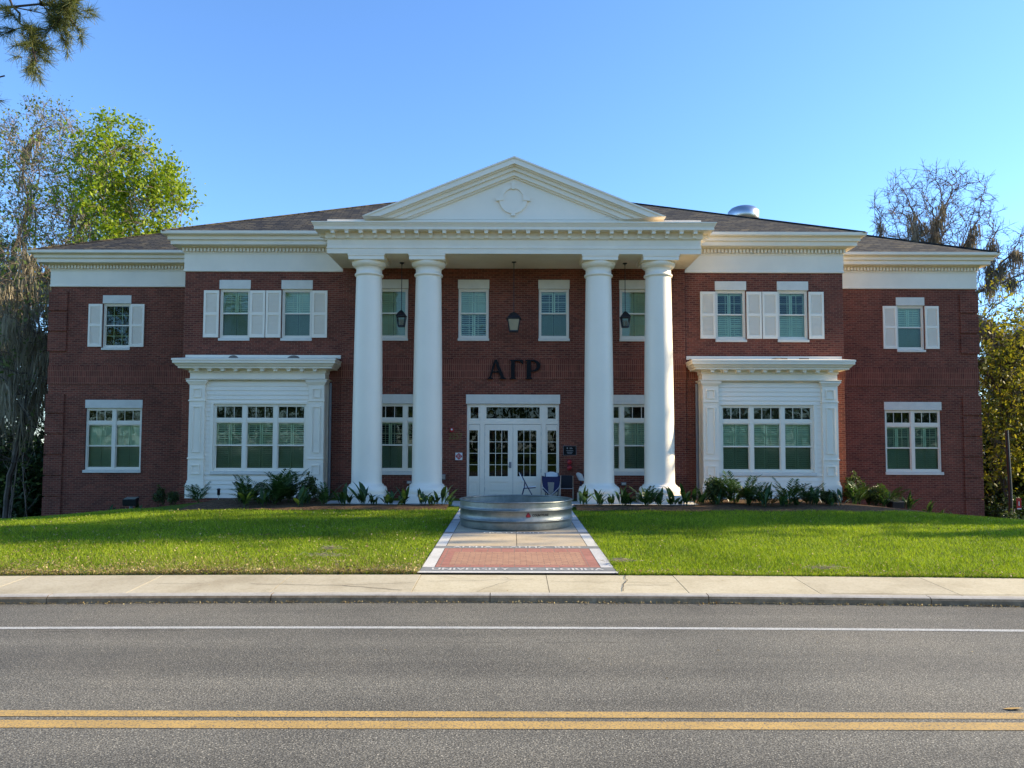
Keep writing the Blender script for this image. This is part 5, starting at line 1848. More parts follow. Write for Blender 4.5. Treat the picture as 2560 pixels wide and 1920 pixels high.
for (x, z, w, h, lab) in ((-2.28, 1.15, 0.12, 0.18, 'grey wall box on the brick right beside the second column'), (-3.40, 0.97, 0.15, 0.1, 'small grey outlet box under the window between the two left columns'),
                          (3.60, 0.94, 0.16, 0.1, 'small grey outlet box under the window between the two right columns')):
    wbx = empty('outlet_box', (x, YC, z), 0, lab, 'outlet box')
    MB().box(-w / 2, w / 2, -0.07, -0.002, -h / 2, h / 2).build('cover', M['grey_box'], wbx, bevel=0.008)
    MB().box(-w / 2 + 0.02, w / 2 - 0.02, -0.083, -0.071, -h / 2 + 0.02, h / 2 - 0.02).build('lid', M['steel'], wbx, bevel=0.004)


# hanging lanterns
def lantern(x, y, ztop, zroof, zbot, wt, wb_, label, glow='lamp_clear'):
    """hung from the porch ceiling at ztop; roof cap top at zroof; body tapers to zbot"""
    t = empty('hanging_lantern', (x, y, ztop), 0, label, 'lantern', 'lanterns under the portico ceiling')
    cb_ = MB(); cb_.lathe([(0.075, 0.0), (0.07, -0.025), (0.02, -0.04), (0.012, -0.1)], (0, 0, 0), 20, 0, True, True, True)
    cb_.build('canopy', M['black'], t)
    rb = MB(); rb.tube([(0, 0, -0.1), (0, 0, zroof - ztop - 0.02)], 0.011, 8)
    rb.build('rod', M['black'], t)
    zr = zroof - ztop
    zb = zbot - ztop
    hr = (zr - zb) * 0.36
    c = MB()
    pro = [(0.02, zr), (0.035, zr - 0.02), (wt * 0.22, zr - hr * 0.25), (wt * 0.40, zr - hr * 0.65), (wt * 0.5, zr - hr * 0.95), (wt * 0.56, zr - hr)]
    vs, fsx = [], []
    for rr, zz in pro:
        vs += [(-rr, -rr, zz), (rr, -rr, zz), (rr, rr, zz), (-rr, rr, zz)]
    for i in range(len(pro) - 1):
        for k in range(4):
            fsx.append((i * 4 + k, (i + 1) * 4 + k, (i + 1) * 4 + (k + 1) % 4, i * 4 + (k + 1) % 4))
    fsx.append((20, 21, 22, 23)); fsx.append((3, 2, 1, 0))
    c.add(vs, fsx)
    c.build('roof_cap', M['black'], t)
    f = MB()
    zt0 = zr - hr
    ht, hb = wt * 0.46, wb_ * 0.5
    for sx in (-1, 1):
        for sy in (-1, 1):
            f.obox((sx * ht, sy * ht, zt0), (sx * hb, sy * hb, zb), 0.022, 0.022)
    for hh, zz, e in ((ht, zt0 - 0.012, 0.024), (hb, zb + 0.012, 0.026)):
        for s in (-1, 1):
            f.box(-hh - 0.012, hh + 0.012, s * hh - 0.012, s * hh + 0.012, zz - e / 2, zz + e / 2)
            f.box(s * hh - 0.011, s * hh + 0.011, -hh + 0.013, hh - 0.013, zz - e / 2, zz + e / 2)
    f.box(-hb - 0.005, hb + 0.005, -hb - 0.005, hb + 0.005, zb - 0.015, zb)
    f.build('frame', M['black'], t)
    g_ = MB()
    for s in (-1, 1):
        a, b = ht - 0.006, hb - 0.006
        z0, z1 = zb + 0.03, zt0 - 0.03
        g_.quad((-b, s * b, z0), (b, s * b, z0), (a, s * a, z1), (-a, s * a, z1))
        g_.quad((s * b, -b, z0), (s * b, b, z0), (s * a, a, z1), (s * a, -a, z1))
    g_.build('glass', M[glow], t)
    k_ = MB()
    for (cx, cy) in ((0, 0), (-0.045, 0.03), (0.045, 0.03)):
        k_.tube([(cx, cy, zb + 0.02), (cx, cy, zb + 0.17)], 0.016, 8)
        k_.tube([(cx, cy, zb + 0.17), (cx, cy, zb + 0.21), (cx, cy, zb + 0.23)], [0.011, 0.015, 0.004], 8)
    k_.build('candles', M['frost'], t)
    return t


lantern(-3.60, 24.45, 8.04, 6.50, 5.98, 0.30, 0.185, 'black lantern hanging between the two left columns')
lantern(0.0, 24.3, 8.04, 6.43, 5.80, 0.42, 0.26, 'largest black lantern hanging in the middle above the letters', 'frost')
lantern(3.57, 24.45, 8.04, 6.48, 5.97, 0.30, 0.185, 'black lantern hanging between the two right columns')

# roof ventilator and the little lumps on the bay roofs
rv_ = empty('roof_ventilator', (9.15, 30.2, 10.55), 0, 'shiny round metal ventilator on the roof right of the pediment', 'ventilator')
MB().lathe([(0.45, 0.0), (0.45, 0.55), (0.40, 0.6)], (0, 0, 0), 32).build('curb', M['grey_box'], rv_)
MB().lathe([(0.56, 0.58), (0.60, 0.64), (0.60, 0.95), (0.57, 0.97), (0.55, 1.0), (0.50, 1.06), (0.36, 1.12), (0.15, 1.15), (0.02, 1.16)], (0, 0, 0), 40).build('hood', M['steel'], rv_)
for i, (x, sx, lab) in enumerate(((-9.12, 0.16, 'narrow rounded brown lump on top of the left bay roof'), (-7.16, 0.2, 'larger rounded brown lump on top of the left bay roof'),
                                  (8.55, 0.18, 'flat brown lump left of centre on the right bay roof'))):
    lm = MB()
    lm.lathe([(1.0, 0.0), (0.95, 0.25), (0.7, 0.65), (0.35, 0.92), (0.05, 1.0)], (0, 0, 0), 16)
    o = lm.build('roof_lump', M['fitting'])
    o.location = (x, YB + 0.12, 5.0)
    o.scale = (sx, 0.1, 0.09 if i < 2 else 0.045)
    tag(o, lab, 'roof fitting', 'small lumps on the bay roofs')
for i, x in enumerate((9.35, 9.95)):
    o = MB().box(-0.15, 0.15, -0.03, 0.03, 0.0, 0.045).build('roof_slat', M['fitting'])
    o.location = (x - 0.55 + i * 0.1, YB + 0.25, 5.01)
    tag(o, ('short dark bar lying on the right bay roof, nearer its middle', 'short dark bar lying on the right bay roof, nearer its outer end')[i], 'roof fitting', 'small bars on the right bay roof')

# stock tank
TX, TY, TZ = 0.05, 18.28, 0.315
tank = empty('stock_tank', (TX, TY, TZ), 0, 'big round galvanised stock tank standing on the front walk', 'water tank')
TR, TH = 1.315, 0.62


def rib(z0, r, h, d):
    return [(r + d * math.sin(math.pi * k / 8), z0 + h * k / 8) for k in range(9)]


pf = [(TR - 0.03, 0.0), (TR - 0.012, 0.004), (TR - 0.006, 0.02)] + [(TR - 0.004, 0.14)] + rib(0.175, TR, 0.05, 0.026) + [(TR, 0.30)] + rib(0.405, TR, 0.05, 0.026) + [(TR, 0.5), (TR, TH - 0.03)]
inn = [(TR - 0.012, TH - 0.03), (TR - 0.012, 0.46), (TR - 0.012, 0.06), (TR - 0.03, 0.03), (0.6, 0.026), (0.01, 0.025)]
MB().lathe(pf, (0, 0, 0), 128, 0, True, True, False).build('side', M['galv'], tank)
MB().lathe(inn, (0, 0, 0), 96, 0, True, False, False).build('basin', M['galv'], tank)
rm = MB()
rmv = [(TR - 0.006 + 0.026 * math.cos(t), TH - 0.012 + 0.02 * math.sin(t)) for t in [2 * math.pi * k / 12 for k in range(13)]]
rm.lathe(rmv, (0, 0, 0), 128, 0, True, False, False)
rm.build('rim', M['galv'], tank)
stk = MB()


def wrap(x, z, lift):
    t = x / TR
    return (math.sin(t) * (TR + lift), -math.cos(t) * (TR + lift), z)


def tri(cx, cz, s, lift, mi):
    v = []
    for k in range(3):
        a = math.pi / 2 + k * 2 * math.pi / 3
        for j in (-1, 0, 1):
            b = a + j * 0.35
            v.append((cx + (s - (0.0 if j == 0 else 0.06 * s)) * math.cos(b), cz + (s - (0.0 if j == 0 else 0.06 * s)) * math.sin(b)))
    stk.add([wrap(x, z, lift) for x, z in v], [tuple(range(9))], mi)


tri(0.265, 0.335, 0.062, 0.003, 0)
tri(0.265, 0.33, 0.032, 0.005, 1)
vs, fsx = text3d('COUNTYLINE', 0.07, 0.40, 0.001, 0.052, 1.1, 0.002)
stk.add([wrap(0.555 + v.x, 0.312 + v.y, 0.004 + v.z) for v in vs], fsx, 2)
stk.build('label', [M['red_dark'], M['red'], M['letter']], tank)


# chairs on the porch
def folding_chair(x, y, rz, label):
    t = empty('folding_chair', (x, y, 0.44), rz, label, 'chair', 'chairs on the porch')
    f = MB()
    for s in (-1, 1):
        yy = s * 0.215
        f.tube([(-0.20, yy, 0.86), (-0.14, yy, 0.72), (0.03, yy, 0.40), (0.25, yy, 0.0)], 0.014, 8)
        f.tube([(-0.08, yy * 0.94, 0.60), (-0.10, yy * 0.94, 0.42), (-0.22, yy * 0.94, 0.0)], 0.014, 8)
        f.tube([(-0.12, yy, 0.40), (0.26, yy, 0.43)], 0.011, 8)
    f.tube([(0.18, -0.215, 0.12), (0.18, 0.215, 0.12)], 0.009, 8)
    f.tube([(-0.185, -0.2, 0.12), (-0.185, 0.2, 0.12)], 0.009, 8)
    f.build('frame', M['navy'], t)
    s_ = MB()
    s_.add([(-0.13, -0.2, 0.42), (0.27, -0.2, 0.45), (0.27, 0.2, 0.45), (-0.13, 0.2, 0.42), (-0.13, -0.2, 0.445), (0.27, -0.2, 0.475), (0.27, 0.2, 0.475), (-0.13, 0.2, 0.445)],
           [(0, 3, 2, 1), (4, 5, 6, 7), (0, 1, 5, 4), (1, 2, 6, 5), (2, 3, 7, 6), (3, 0, 4, 7)])
    s_.build('seat', M['whiteplastic'], t, bevel=0.01)
    b = MB()
    n = 12
    vs = []
    for i in range(n + 1):
        yy = -0.215 + 0.43 * i / n
        bulge = 0.03 * math.cos(math.pi * (i / n - 0.5))
        top = 0.84 + 0.055 * math.cos(math.pi * (i / n - 0.5))
        vs += [(-0.13 - bulge, yy, 0.64), (-0.225 - bulge, yy, top), (-0.245 - bulge, yy, top - 0.006), (-0.15 - bulge, yy, 0.635)]
    fs2 = []
    for i in range(n):
        for k in range(4):
            fs2.append((i * 4 + k, i * 4 + (k + 1) % 4, (i + 1) * 4 + (k + 1) % 4, (i + 1) * 4 + k))
    fs2 += [(0, 3, 2, 1), (n * 4, n * 4 + 1, n * 4 + 2, n * 4 + 3)]
    b.add(vs, fs2, 0, False)
    b.build('backrest', M['whiteplastic'], t)
    return t


folding_chair(0.44, 24.25, 0.0, 'white folding chair with a navy frame seen from the side in front of the doors')
folding_chair(1.27, 24.75, math.radians(-80), 'white folding chair whose curved back shows above the navy camping chair')
folding_chair(2.30, 24.55, math.radians(20), 'navy framed folding chair mostly hidden behind the third column')

cc = empty('camping_chair', (1.17, 24.1, 0.44), 0, 'navy camping chair with a grey mesh strip seen from behind on the porch', 'chair', 'chairs on the porch')
b = MB()
# back panel: a wide navy sling with a mesh strip let in
b.add([(-0.30, -0.10, 0.80), (0.30, -0.10, 0.80), (0.28, -0.06, 0.62), (0.10, -0.055, 0.60), (-0.10, -0.055, 0.60), (-0.28, -0.06, 0.62), (-0.15, -0.095, 0.775), (0.15, -0.095, 0.775)],
      [(0, 5, 4, 6), (6, 4, 3, 7), (7, 3, 2, 1)])
b.add([(-0.28, -0.06, 0.62), (-0.10, -0.055, 0.60), (-0.07, -0.01, 0.22), (-0.22, -0.02, 0.32)], [(0, 3, 2, 1)])
b.add([(0.28, -0.06, 0.62), (0.22, -0.02, 0.32), (0.07, -0.01, 0.22), (0.10, -0.055, 0.60)], [(0, 3, 2, 1)])
bko = b.build('backrest', M['navy'], cc)
sd = bko.modifiers.new('thick', 'SOLIDIFY'); sd.thickness = 0.008
ms = MB(); ms.add([(-0.098, -0.054, 0.598), (0.098, -0.054, 0.598), (0.068, -0.012, 0.225), (-0.068, -0.012, 0.225)], [(0, 3, 2, 1)])
mso = ms.build('mesh_strip', M['mesh_fab'], cc)
sd = mso.modifiers.new('thick', 'SOLIDIFY'); sd.thickness = 0.006
st_ = MB(); st_.box(-0.25, 0.25, -0.02, 0.42, 0.36, 0.375)
st_.build('seat', M['navy'], cc, bevel=0.004)
f = MB()
for s in (-1, 1):
    f.tube([(s * 0.30, -0.12, 0.82), (s * 0.295, -0.06, 0.50), (s * 0.29, 0.0, 0.02)], 0.012, 8)
    f.tube([(s * 0.29, 0.45, 0.02), (s * 0.30, 0.44, 0.55)], 0.012, 8)
    f.tube([(s * 0.30, -0.06, 0.55), (s * 0.31, 0.45, 0.56)], 0.016, 8)
    f.tube([(s * 0.285, -0.07, 0.48), (-s * 0.02, -0.03, 0.16)], 0.011, 8)
    f.tube([(s * 0.29, 0.44, 0.40), (-s * 0.27, 0.42, 0.05)], 0.010, 8)
    f.tube([(s * 0.02, -0.03, 0.17), (s * 0.20, 0.03, 0.02)], 0.010, 8)
f.build('frame', M['steel'], cc)

sc_ = empty('stacking_chair', (1.68, 24.45, 0.44), math.radians(-6), 'black backed chair with thin chrome legs against the brick right of the doors', 'chair', 'chairs on the porch')
b = MB(); b.box(-0.2, 0.2, -0.02, 0.01, 0.44, 0.80)
b.build('backrest', M['blackfab'], sc_, bevel=0.01)
b = MB(); b.box(-0.21, 0.21, 0.0, 0.42, 0.40, 0.43)
b.build('seat', M['blackfab'], sc_, bevel=0.01)
f = MB()
for s in (-1, 1):
    f.tube([(s * 0.205, -0.01, 0.78), (s * 0.205, 0.0, 0.42), (s * 0.20, 0.0, 0.0)], 0.010, 8)
    f.tube([(s * 0.205, 0.42, 0.40), (s * 0.21, 0.43, 0.0)], 0.010, 8)
    f.tube([(s * 0.204, 0.0, 0.15), (s * 0.206, 0.43, 0.15)], 0.008, 8)
f.tube([(-0.2, 0.0, 0.385), (0.2, 0.0, 0.385)], 0.009, 8)
f.build('frame', M['steel'], sc_)

# garden lights
for (px, Y, ztop, lab) in ((547, 24.2, 0.80, 'thin dark spike light in front of the left bay'), (2019, 24.2, 0.72, 'thin dark spike light in front of the right bay')):
    x = at(px, 1240, Y).x
    z0 = tz(x, Y)
    t = empty('spike_light', (x, Y, z0), 0, lab, 'garden light', 'spike lights by the bays')
    MB().tube([(0, 0, -0.05), (0, 0, ztop - z0 - 0.18)], 0.014, 8).build('stake', M['steel'], t)
    MB().lathe([(0.045, 0.0), (0.045, 0.16), (0.055, 0.165), (0.055, 0.2), (0.03, 0.215)], (0, 0, ztop - z0 - 0.2), 16).build('head', M['black'], t)


def floodlight(px, Y, rz, h, w, label):
    x = at(px, 1270, Y).x
    t = empty('floodlight', (x, Y, tz(x, Y)), rz, label, 'floodlight', 'floodlights on the lawn')
    MB().box(-0.14, 0.16, -0.12, 0.12, -0.05, 0.03).build('base', M['concrete'], t, bevel=0.008)
    MB().tube([(0, 0, 0.02), (0, 0, h)], 0.05, 14).build('post', M['grey_box'], t)
    b = MB()
    a = w / 2
    b.add([(-a, -0.16, h - 0.03), (a, -0.16, h - 0.03), (a * 0.72, 0.14, h - 0.06), (-a * 0.72, 0.14, h - 0.06), (-a, -0.20, h + 0.18), (a, -0.20, h + 0.18), (a, 0.18, h + 0.24), (-a, 0.18, h + 0.24)],
          [(0, 3, 2, 1), (4, 5, 6, 7), (0, 1, 5, 4), (1, 2, 6, 5), (2, 3, 7, 6), (3, 0, 4, 7)])
    b.build('housing', M['black'], t, bevel=0.012)
    c = MB(); c.add([(-a + 0.03, -0.17, h + 0.187), (a - 0.03, -0.17, h + 0.187), (a - 0.03, 0.16, h + 0.239), (-a + 0.03, 0.16, h + 0.239)], [(0, 1, 2, 3)])
    c.build('lens', M['steel'], t)
    return t


floodlight(328, 25.4, 0.1, 0.22, 0.42, 'black floodlight on a short post beside the left wing wall')
floodlight(2237, 24.7, 0.25, 0.10, 0.44, 'boxy black floodlight tilted on the lawn before the right wing')

# pole, red sign, white panel and leaf on the right
ux_, uy_ = at(2524, 1200, 33.5).x, 33.5
up = empty('utility_pole', (ux_, uy_, tz(ux_, uy_) - 0.3), 0, 'dark wooden utility pole standing among the trees at the right', 'pole')
MB().tube([(0, 0, 0), (0.02, 0, 3.0), (-0.05, 0, 5.6)], [0.095, 0.085, 0.07], 14).build('shaft', M['black'], up)
MB().tube([(0.10, -0.10, 0.0), (0.12, -0.09, 2.2)], 0.018, 8).build('conduit', M['steel'], up)
MB().lathe([(0.122, 0.0), (0.126, 0.01), (0.126, 0.05), (0.122, 0.06)], (0.01, 0, 1.52), 20).build('band', M['steel'], up)
z_s = at(2531, 1256, 33.2).z
sg = empty('pole_sign', (ux_ + 0.19, 33.2, z_s), 0, 'small red sign fixed to the utility pole on the right', 'sign')
MB().box(-0.1, 0.1, 0.0, 0.012, -0.24, 0.24).build('plate', M['red'], sg)
MB().box(-0.09, 0.09, -0.003, -0.0005, -0.235, -0.19).build('bottom_stripe', M['whiteplastic'], sg)
MB().box(-0.02, 0.02, -0.003, -0.0005, -0.08, 0.1).build('mark', M['whiteplastic'], sg)
p0 = at(2548, 1306, 29.0)
wp = empty('ground_marker', (p0.x, 29.0, tz(p0.x, 29.0)), -0.2, 'small white slanted panel low on the ground at the right edge', 'marker')
hz = p0.z - tz(p0.x, 29.0)
pm = MB(); pm.add([(-0.16, -0.06, hz - 0.07), (0.16, -0.06, hz - 0.03), (0.16, 0.06, hz + 0.05), (-0.16, 0.06, hz + 0.01), (-0.16, -0.05, hz - 0.09), (0.16, -0.05, hz - 0.05), (0.16, 0.07, hz + 0.03), (-0.16, 0.07, hz - 0.01)],
                  [(0, 1, 2, 3), (7, 6, 5, 4), (0, 4, 5, 1), (1, 5, 6, 2), (2, 6, 7, 3), (3, 7, 4, 0)])
pm.build('panel', M['whiteplastic'], wp)
MB().tube([(0, 0, -0.1), (0, 0, hz - 0.05)], 0.03, 8).build('post', M['grey_box'], wp)

lf = MB()
lf.add([(-0.08, 0.0, 0.006), (-0.02, -0.03, 0.014), (0.05, -0.025, 0.02), (0.10, 0.0, 0.014), (0.05, 0.03, 0.01), (-0.02, 0.03, 0.006)], [(0, 1, 5), (1, 2, 4, 5), (2, 3, 4)])
lfo = lf.build('yellow_leaf', plain('yellow_leaf', (0.5, 0.3, 0.07), 0.7, var=0.2, vscale=20))
wq_ = at(2553, 1768, 6.45)
lfo.location = (wq_.x, 6.56, 0.0)
tag(lfo, 'curled yellow leaf on the road at the right edge of the picture', 'leaf')

# moss tangles fallen on the lawn
rm_ = np.random.default_rng(8)
for (px, py, Y, w, lab) in ((812, 1400, 13.45, 0.42, 'long grey tangle of moss on the grass left of the walk near the sidewalk'), (825, 1383, 14.2, 0.2, 'small dark tangle of moss behind the long one left of the walk'),
                            (1555, 1412, 13.0, 0.3, 'grey tangle of moss on the grass just right of the brick panel'), (2062, 1426, 12.35, 0.26, 'grey tangle of moss at the sidewalk edge of the right lawn')):
    x = at(px, py, Y).x
    n = 70
    C = np.stack([rm_.normal(size=n) * w * 0.4, rm_.normal(size=n) * 0.05, rm_.uniform(0.07, 0.11, n)], 1)
    d = rm_.normal(size=(n, 3)) * np.array([1, 0.7, 0.3]); d /= np.linalg.norm(d, axis=1, keepdims=True)
    s = np.cross(d, rm_.normal(size=(n, 3))); s /= np.linalg.norm(s, axis=1, keepdims=True)
    L = rm_.uniform(0.04, 0.14, (n, 1))
    q = np.stack([C - d * L, C - s * 0.004, C + d * L, C + s * 0.004], 1)
    o = np_mesh('moss_clump', q, 4, M['moss'])
    o.location = (x, Y, tz(x, Y))
    tag(o, lab, 'moss', 'moss tangles on the lawn')


# bed plants ------------------------------------------------------------------
def leaf_blade(q, r, base, az, L, W, lean, curl, stem=0.3):
    """a broad strap leaf on a stalk"""
    d = np.array([math.cos(az), math.sin(az)])
    pts, n = [], 6
    p = np.array([base[0], base[1], 0.0])
    ang = lean
    seg = L / n
    pts.append(p.copy())
    for i in range(n):
        p = p + np.array([d[0] * math.sin(ang), d[1] * math.sin(ang), math.cos(ang)]) * seg
        ang += curl / n * (0.3 + 1.4 * i / n)
        pts.append(p.copy())
    side = np.array([-d[1], d[0], 0.0])
    tw = r.uniform(-0.5, 0.5)
    side = side * math.cos(tw) + np.array([d[0], d[1], 0]) * math.sin(tw)
    wd = [0.06, 0.10, 0.55, 1.0, 0.95, 0.6, 0.03]
    for i in range(n):
        a, b = side * wd[i] * W / 2, side * wd[i + 1] * W / 2
        q.append([pts[i] - a, pts[i] + a, pts[i + 1] + b, pts[i + 1] - b])


def aspidistra(seed, n, L, W):
    r = random.Random(seed)
    q = []
    for i in range(n):
        leaf_blade(q, r, (r.uniform(-0.08, 0.08), r.uniform(-0.07, 0.07)), r.uniform(0, 2 * math.pi), L * r.uniform(0.6, 1.15), W * r.uniform(0.7, 1.2), r.uniform(0.05, 0.55), r.uniform(0.4, 1.9))
    return np_mesh('broadleaf_plant', np.array(q), 4, M['bedleaf'])


def fern(seed, n, L):
    r = random.Random(seed)
    q = []
    for i in range(n):
        az, lean, curl = r.uniform(0, 6.28), r.uniform(0.15, 0.9), r.uniform(0.4, 1.1)
        l = L * r.uniform(0.6, 1.15)
        d = np.array([math.cos(az), math.sin(az)])
        p, ang = np.zeros(3), lean
        m = 18
        side = np.array([-d[1], d[0], 0.0])
        for k in range(m):
            t = np.array([d[0] * math.sin(ang), d[1] * math.sin(ang), math.cos(ang)])
            p2 = p + t * l / m
            q.append([p - side * 0.004, p + side * 0.004, p2 + side * 0.004, p2 - side * 0.004])
            if k > 5:
                ll = l * 0.24 * math.sin(math.pi * (k - 4) / (m - 3)) ** 0.6
                for s in (-1, 1):
                    v = side * s * 0.85 + t * 0.55 + np.array([0, 0, r.uniform(-0.1, 0.25)])
                    v /= np.linalg.norm(v)
                    wv_ = t * 0.024
                    q.append([p - wv_ * 0.3, p + v * ll * 0.5 - wv_, p + v * ll, p + v * ll * 0.5 + wv_])
            p = p2
            ang += curl / m
    return np_mesh('fern', np.array(q), 4, M['bedleaf'])


def shrub(seed, h, w, label):
    return tree('shrub', label, 'shrub', (0, 0, 0), seed, [(0, 0, 0), (0, 0, 0.12)], [((0, 0, h * 0.55), (w, w * 0.8, h * 0.5), 90)], leaf='bedshrub', leaf_n=7, leaf_s=0.045, leaf_spread=0.05, step=0.11, kill=0.13, infl=1.0,
                cap=0.014, twigs=3, twig2=1, twig_len=0.12, tip=0.004, twig_r=0.003)


AS = [aspidistra(1, 11, 0.55, 0.10), aspidistra(2, 8, 0.50, 0.095), aspidistra(3, 15, 0.62, 0.095), aspidistra(4, 6, 0.46, 0.085)]
FE = [fern(5, 24, 0.95), fern(6, 18, 0.80)]
SHR = [shrub(95, 0.95, 0.32, 'x'), shrub(96, 0.8, 0.42, 'x')]
used = set()


def plant(kind, vi, px, Y, s, rz, label, group):
    src = {'a': AS, 'f': FE, 's': SHR}[kind][vi]
    key = (kind, vi)
    o = src if key not in used else copy_tree(src)
    used.add(key)
    x = at(px, 1265, Y).x
    o.location = (x, Y, tz(x, Y) + 0.03)
    o.rotation_euler = (0, 0, rz)
    s *= {'a': 1.2, 'f': 1.2, 's': 0.95}[kind]
    o.scale = (s, s, s)
    tag(o, label, {'a': 'plant', 'f': 'fern', 's': 'shrub'}[kind], group)


GA, GF, GS_ = 'broad leaved plants along the bed', 'ferns along the bed', 'leafy shrubs along the bed'
for row in (
    ('a', 2, 614, 21.7, 0.95, 0.3, 'broad leaved plant at the front edge of the bed below the left bay window', GA),
    ('f', 1, 618, 23.0, 0.95, 1.2, 'fern with one arching frond below the left pane of the left bay window', GF),
    ('a', 0, 657, 21.9, 1.0, 2.2, 'broad leaved plant in front of the middle of the left bay', GA),
    ('f', 0, 692, 22.7, 1.0, 0.5, 'largest fern below the middle pane of the left bay window', GF),
    ('f', 1, 722, 22.9, 1.15, 3.3, 'brownish fern between the largest fern and the green shrub at the left bay', GF),
    ('s', 0, 775, 23.0, 0.8, 0.0, 'tall bright green shrub before the inner pilaster of the left bay', GS_),
    ('a', 1, 752, 21.9, 1.1, 4.0, 'broad leaved plant in front of the green shrub at the left bay', GA),
    ('a', 3, 806, 22.1, 1.15, 1.0, 'drooping broad leaved plant left of the first column', GA),
    ('a', 2, 858, 22.2, 0.85, 5.0, 'wide clump of broad leaves at the left corner of the first plinth', GA),
    ('a', 1, 906, 22.15, 1.25, 0.0, 'tallest broad leaved plant, in front of the first column', GA),
    ('a', 3, 938, 22.2, 0.75, 2.0, 'small broad leaved plant at the right part of the first plinth', GA),
    ('a', 0, 974, 22.2, 0.9, 3.0, 'broad leaved plant at the right corner of the first plinth', GA),
    ('a', 1, 1012, 22.3, 1.05, 1.7, 'upright broad leaved plant at the left corner of the second plinth', GA),
    ('a', 3, 1062, 22.25, 1.1, 4.4, 'broad leaved plant with one big leaf before the second plinth', GA),
    ('a', 3, 1087, 22.25, 1.0, 0.4, 'thin leaved plant right of centre before the second plinth', GA),
    ('a', 1, 1112, 22.2, 1.1, 2.9, 'upright broad leaved plant at the right corner of the second plinth', GA),
    ('a', 3, 1460, 22.2, 1.2, 5.2, 'plant with one tall leaf at the left corner of the third plinth', GA),
    ('a', 0, 1499, 22.2, 0.95, 0.9, 'broad leaved clump in front of the third plinth', GA),
    ('a', 2, 1557, 22.2, 0.85, 2.6, 'broad leaved clump in the gap between the two right columns', GA),
    ('a', 0, 1615, 22.2, 1.0, 4.8, 'upright clump at the left corner of the fourth plinth', GA),
    ('a', 3, 1650, 22.2, 0.85, 3.4, 'plant with a single bent leaf before the fourth plinth', GA),
    ('a', 1, 1682, 22.15, 1.05, 0.2, 'broad leaved plant at the right corner of the fourth plinth', GA),
    ('a', 2, 1715, 22.2, 0.9, 1.1, 'broad leaved clump between the fourth column and the right bay', GA),
    ('a', 1, 1743, 22.2, 1.0, 2.3, 'broad leaved plant before the inner side of the right bay', GA),
    ('s', 1, 1786, 22.8, 0.95, 1.5, 'pale green shrub before the inner pilaster of the right bay', GS_),
    ('f', 1, 1838, 22.8, 1.1, 5.0, 'fern with an upright frond below the left pane of the right bay window', GF),
    ('f', 0, 1868, 22.9, 0.8, 2.0, 'brownish fern below the middle of the right bay window', GF),
    ('a', 2, 1912, 22.0, 0.95, 3.7, 'broad leaved plant at the front edge below the right bay window', GA),
    ('f', 1, 1972, 22.4, 0.95, 0.1, 'fern with a frond leaning right below the right pane of the right bay window', GF),
    ('a', 0, 1960, 22.0, 0.8, 5.6, 'broad leaved plant left of the spike light at the right bay', GA),
    ('a', 1, 2037, 22.6, 1.05, 4.1, 'broad leaved plant right of the spike light at the right bay', GA),
    ('s', 1, 2076, 22.8, 0.55, 3.0, 'low straggly shrub before the outer pilaster of the right bay', GS_),
    ('a', 1, 2097, 22.6, 0.95, 5.5, 'broad leaved plant at the outer corner of the right bay', GA),
    ('s', 0, 2135, 25.2, 0.95, 2.0, 'dark shrub in the corner between the right bay and the wing', GS_),
    ('a', 2, 2137, 23.9, 0.9, 0.7, 'broad leaved plant in front of the dark corner shrub by the right wing', GA),
    ('s', 1, 2193, 25.0, 0.8, 4.0, 'spreading green shrub left of the boxy floodlight', GS_),
    ('a', 2, 2272, 25.6, 0.95, 2.0, 'broad leaved clump just right of the boxy floodlight', GA),
    ('a', 1, 2322, 26.0, 0.95, 3.1, 'broad leaved plant below the middle of the right wing window', GA),
    ('a', 3, 2352, 26.2, 0.85, 1.3, 'broad leaved plant below the right edge of the right wing window', GA),
    ('a', 3, 2383, 26.4, 0.85, 4.9, 'drooping plant left of the last plant by the right brick corner', GA),
    ('a', 3, 2415, 26.5, 0.7, 0.5, 'smallest plant near the right brick corner', GA),
    ('f', 1, 497, 23.4, 0.72, 4.0, 'short fern before the outer pilaster of the left bay', GF),
    ('s', 0, 400, 25.6, 0.62, 1.0, 'green shrub in the corner between the left bay and the wing', GS_),
    ('s', 1, 432, 25.3, 0.5, 2.7, 'low dark shrub right of the green corner shrub by the left wing', GS_),
    ('a', 3, 282, 26.3, 0.85, 3.9, 'small dark plant left of the floodlight by the left wing', GA),
    ('a', 1, 345, 26.2, 0.75, 0.9, 'small dark plant right of the floodlight by the left wing', GA),
):
    plant(*row)

rb_ = random.Random(3)
for (x0, x1, n, y0, y1, lab) in ((590, 830, 11, 22.3, 23.3, 'low plant filling the bed in front of the left bay'), (850, 1130, 9, 22.0, 22.5, 'low plant between the taller ones along the two left plinths'),
                                 (1450, 1720, 9, 22.0, 22.5, 'low plant between the taller ones along the two right plinths'), (1735, 2100, 14, 22.2, 23.4, 'low plant filling the bed in front of the right bay'),
                                 (2120, 2240, 5, 24.4, 25.2, 'low plant filling the corner bed between the right bay and the floodlight')):
    for i in range(n):
        k, vi = rb_.choice((('a', 0), ('a', 1), ('a', 2), ('a', 3), ('f', 1)) if n != 5 else (('f', 0), ('a', 2)))
        plant(k, vi, x0 + (x1 - x0) * (i + rb_.uniform(0.1, 0.9)) / n, rb_.uniform(y0, y1), rb_.uniform(0.55, 0.8), rb_.uniform(0, 6), lab, lab.replace('low plant', 'low plants').replace('plants between', 'plants set between'))

# grass and fallen leaves -----------------------------------------------------------
rg = np.random.default_rng(12)


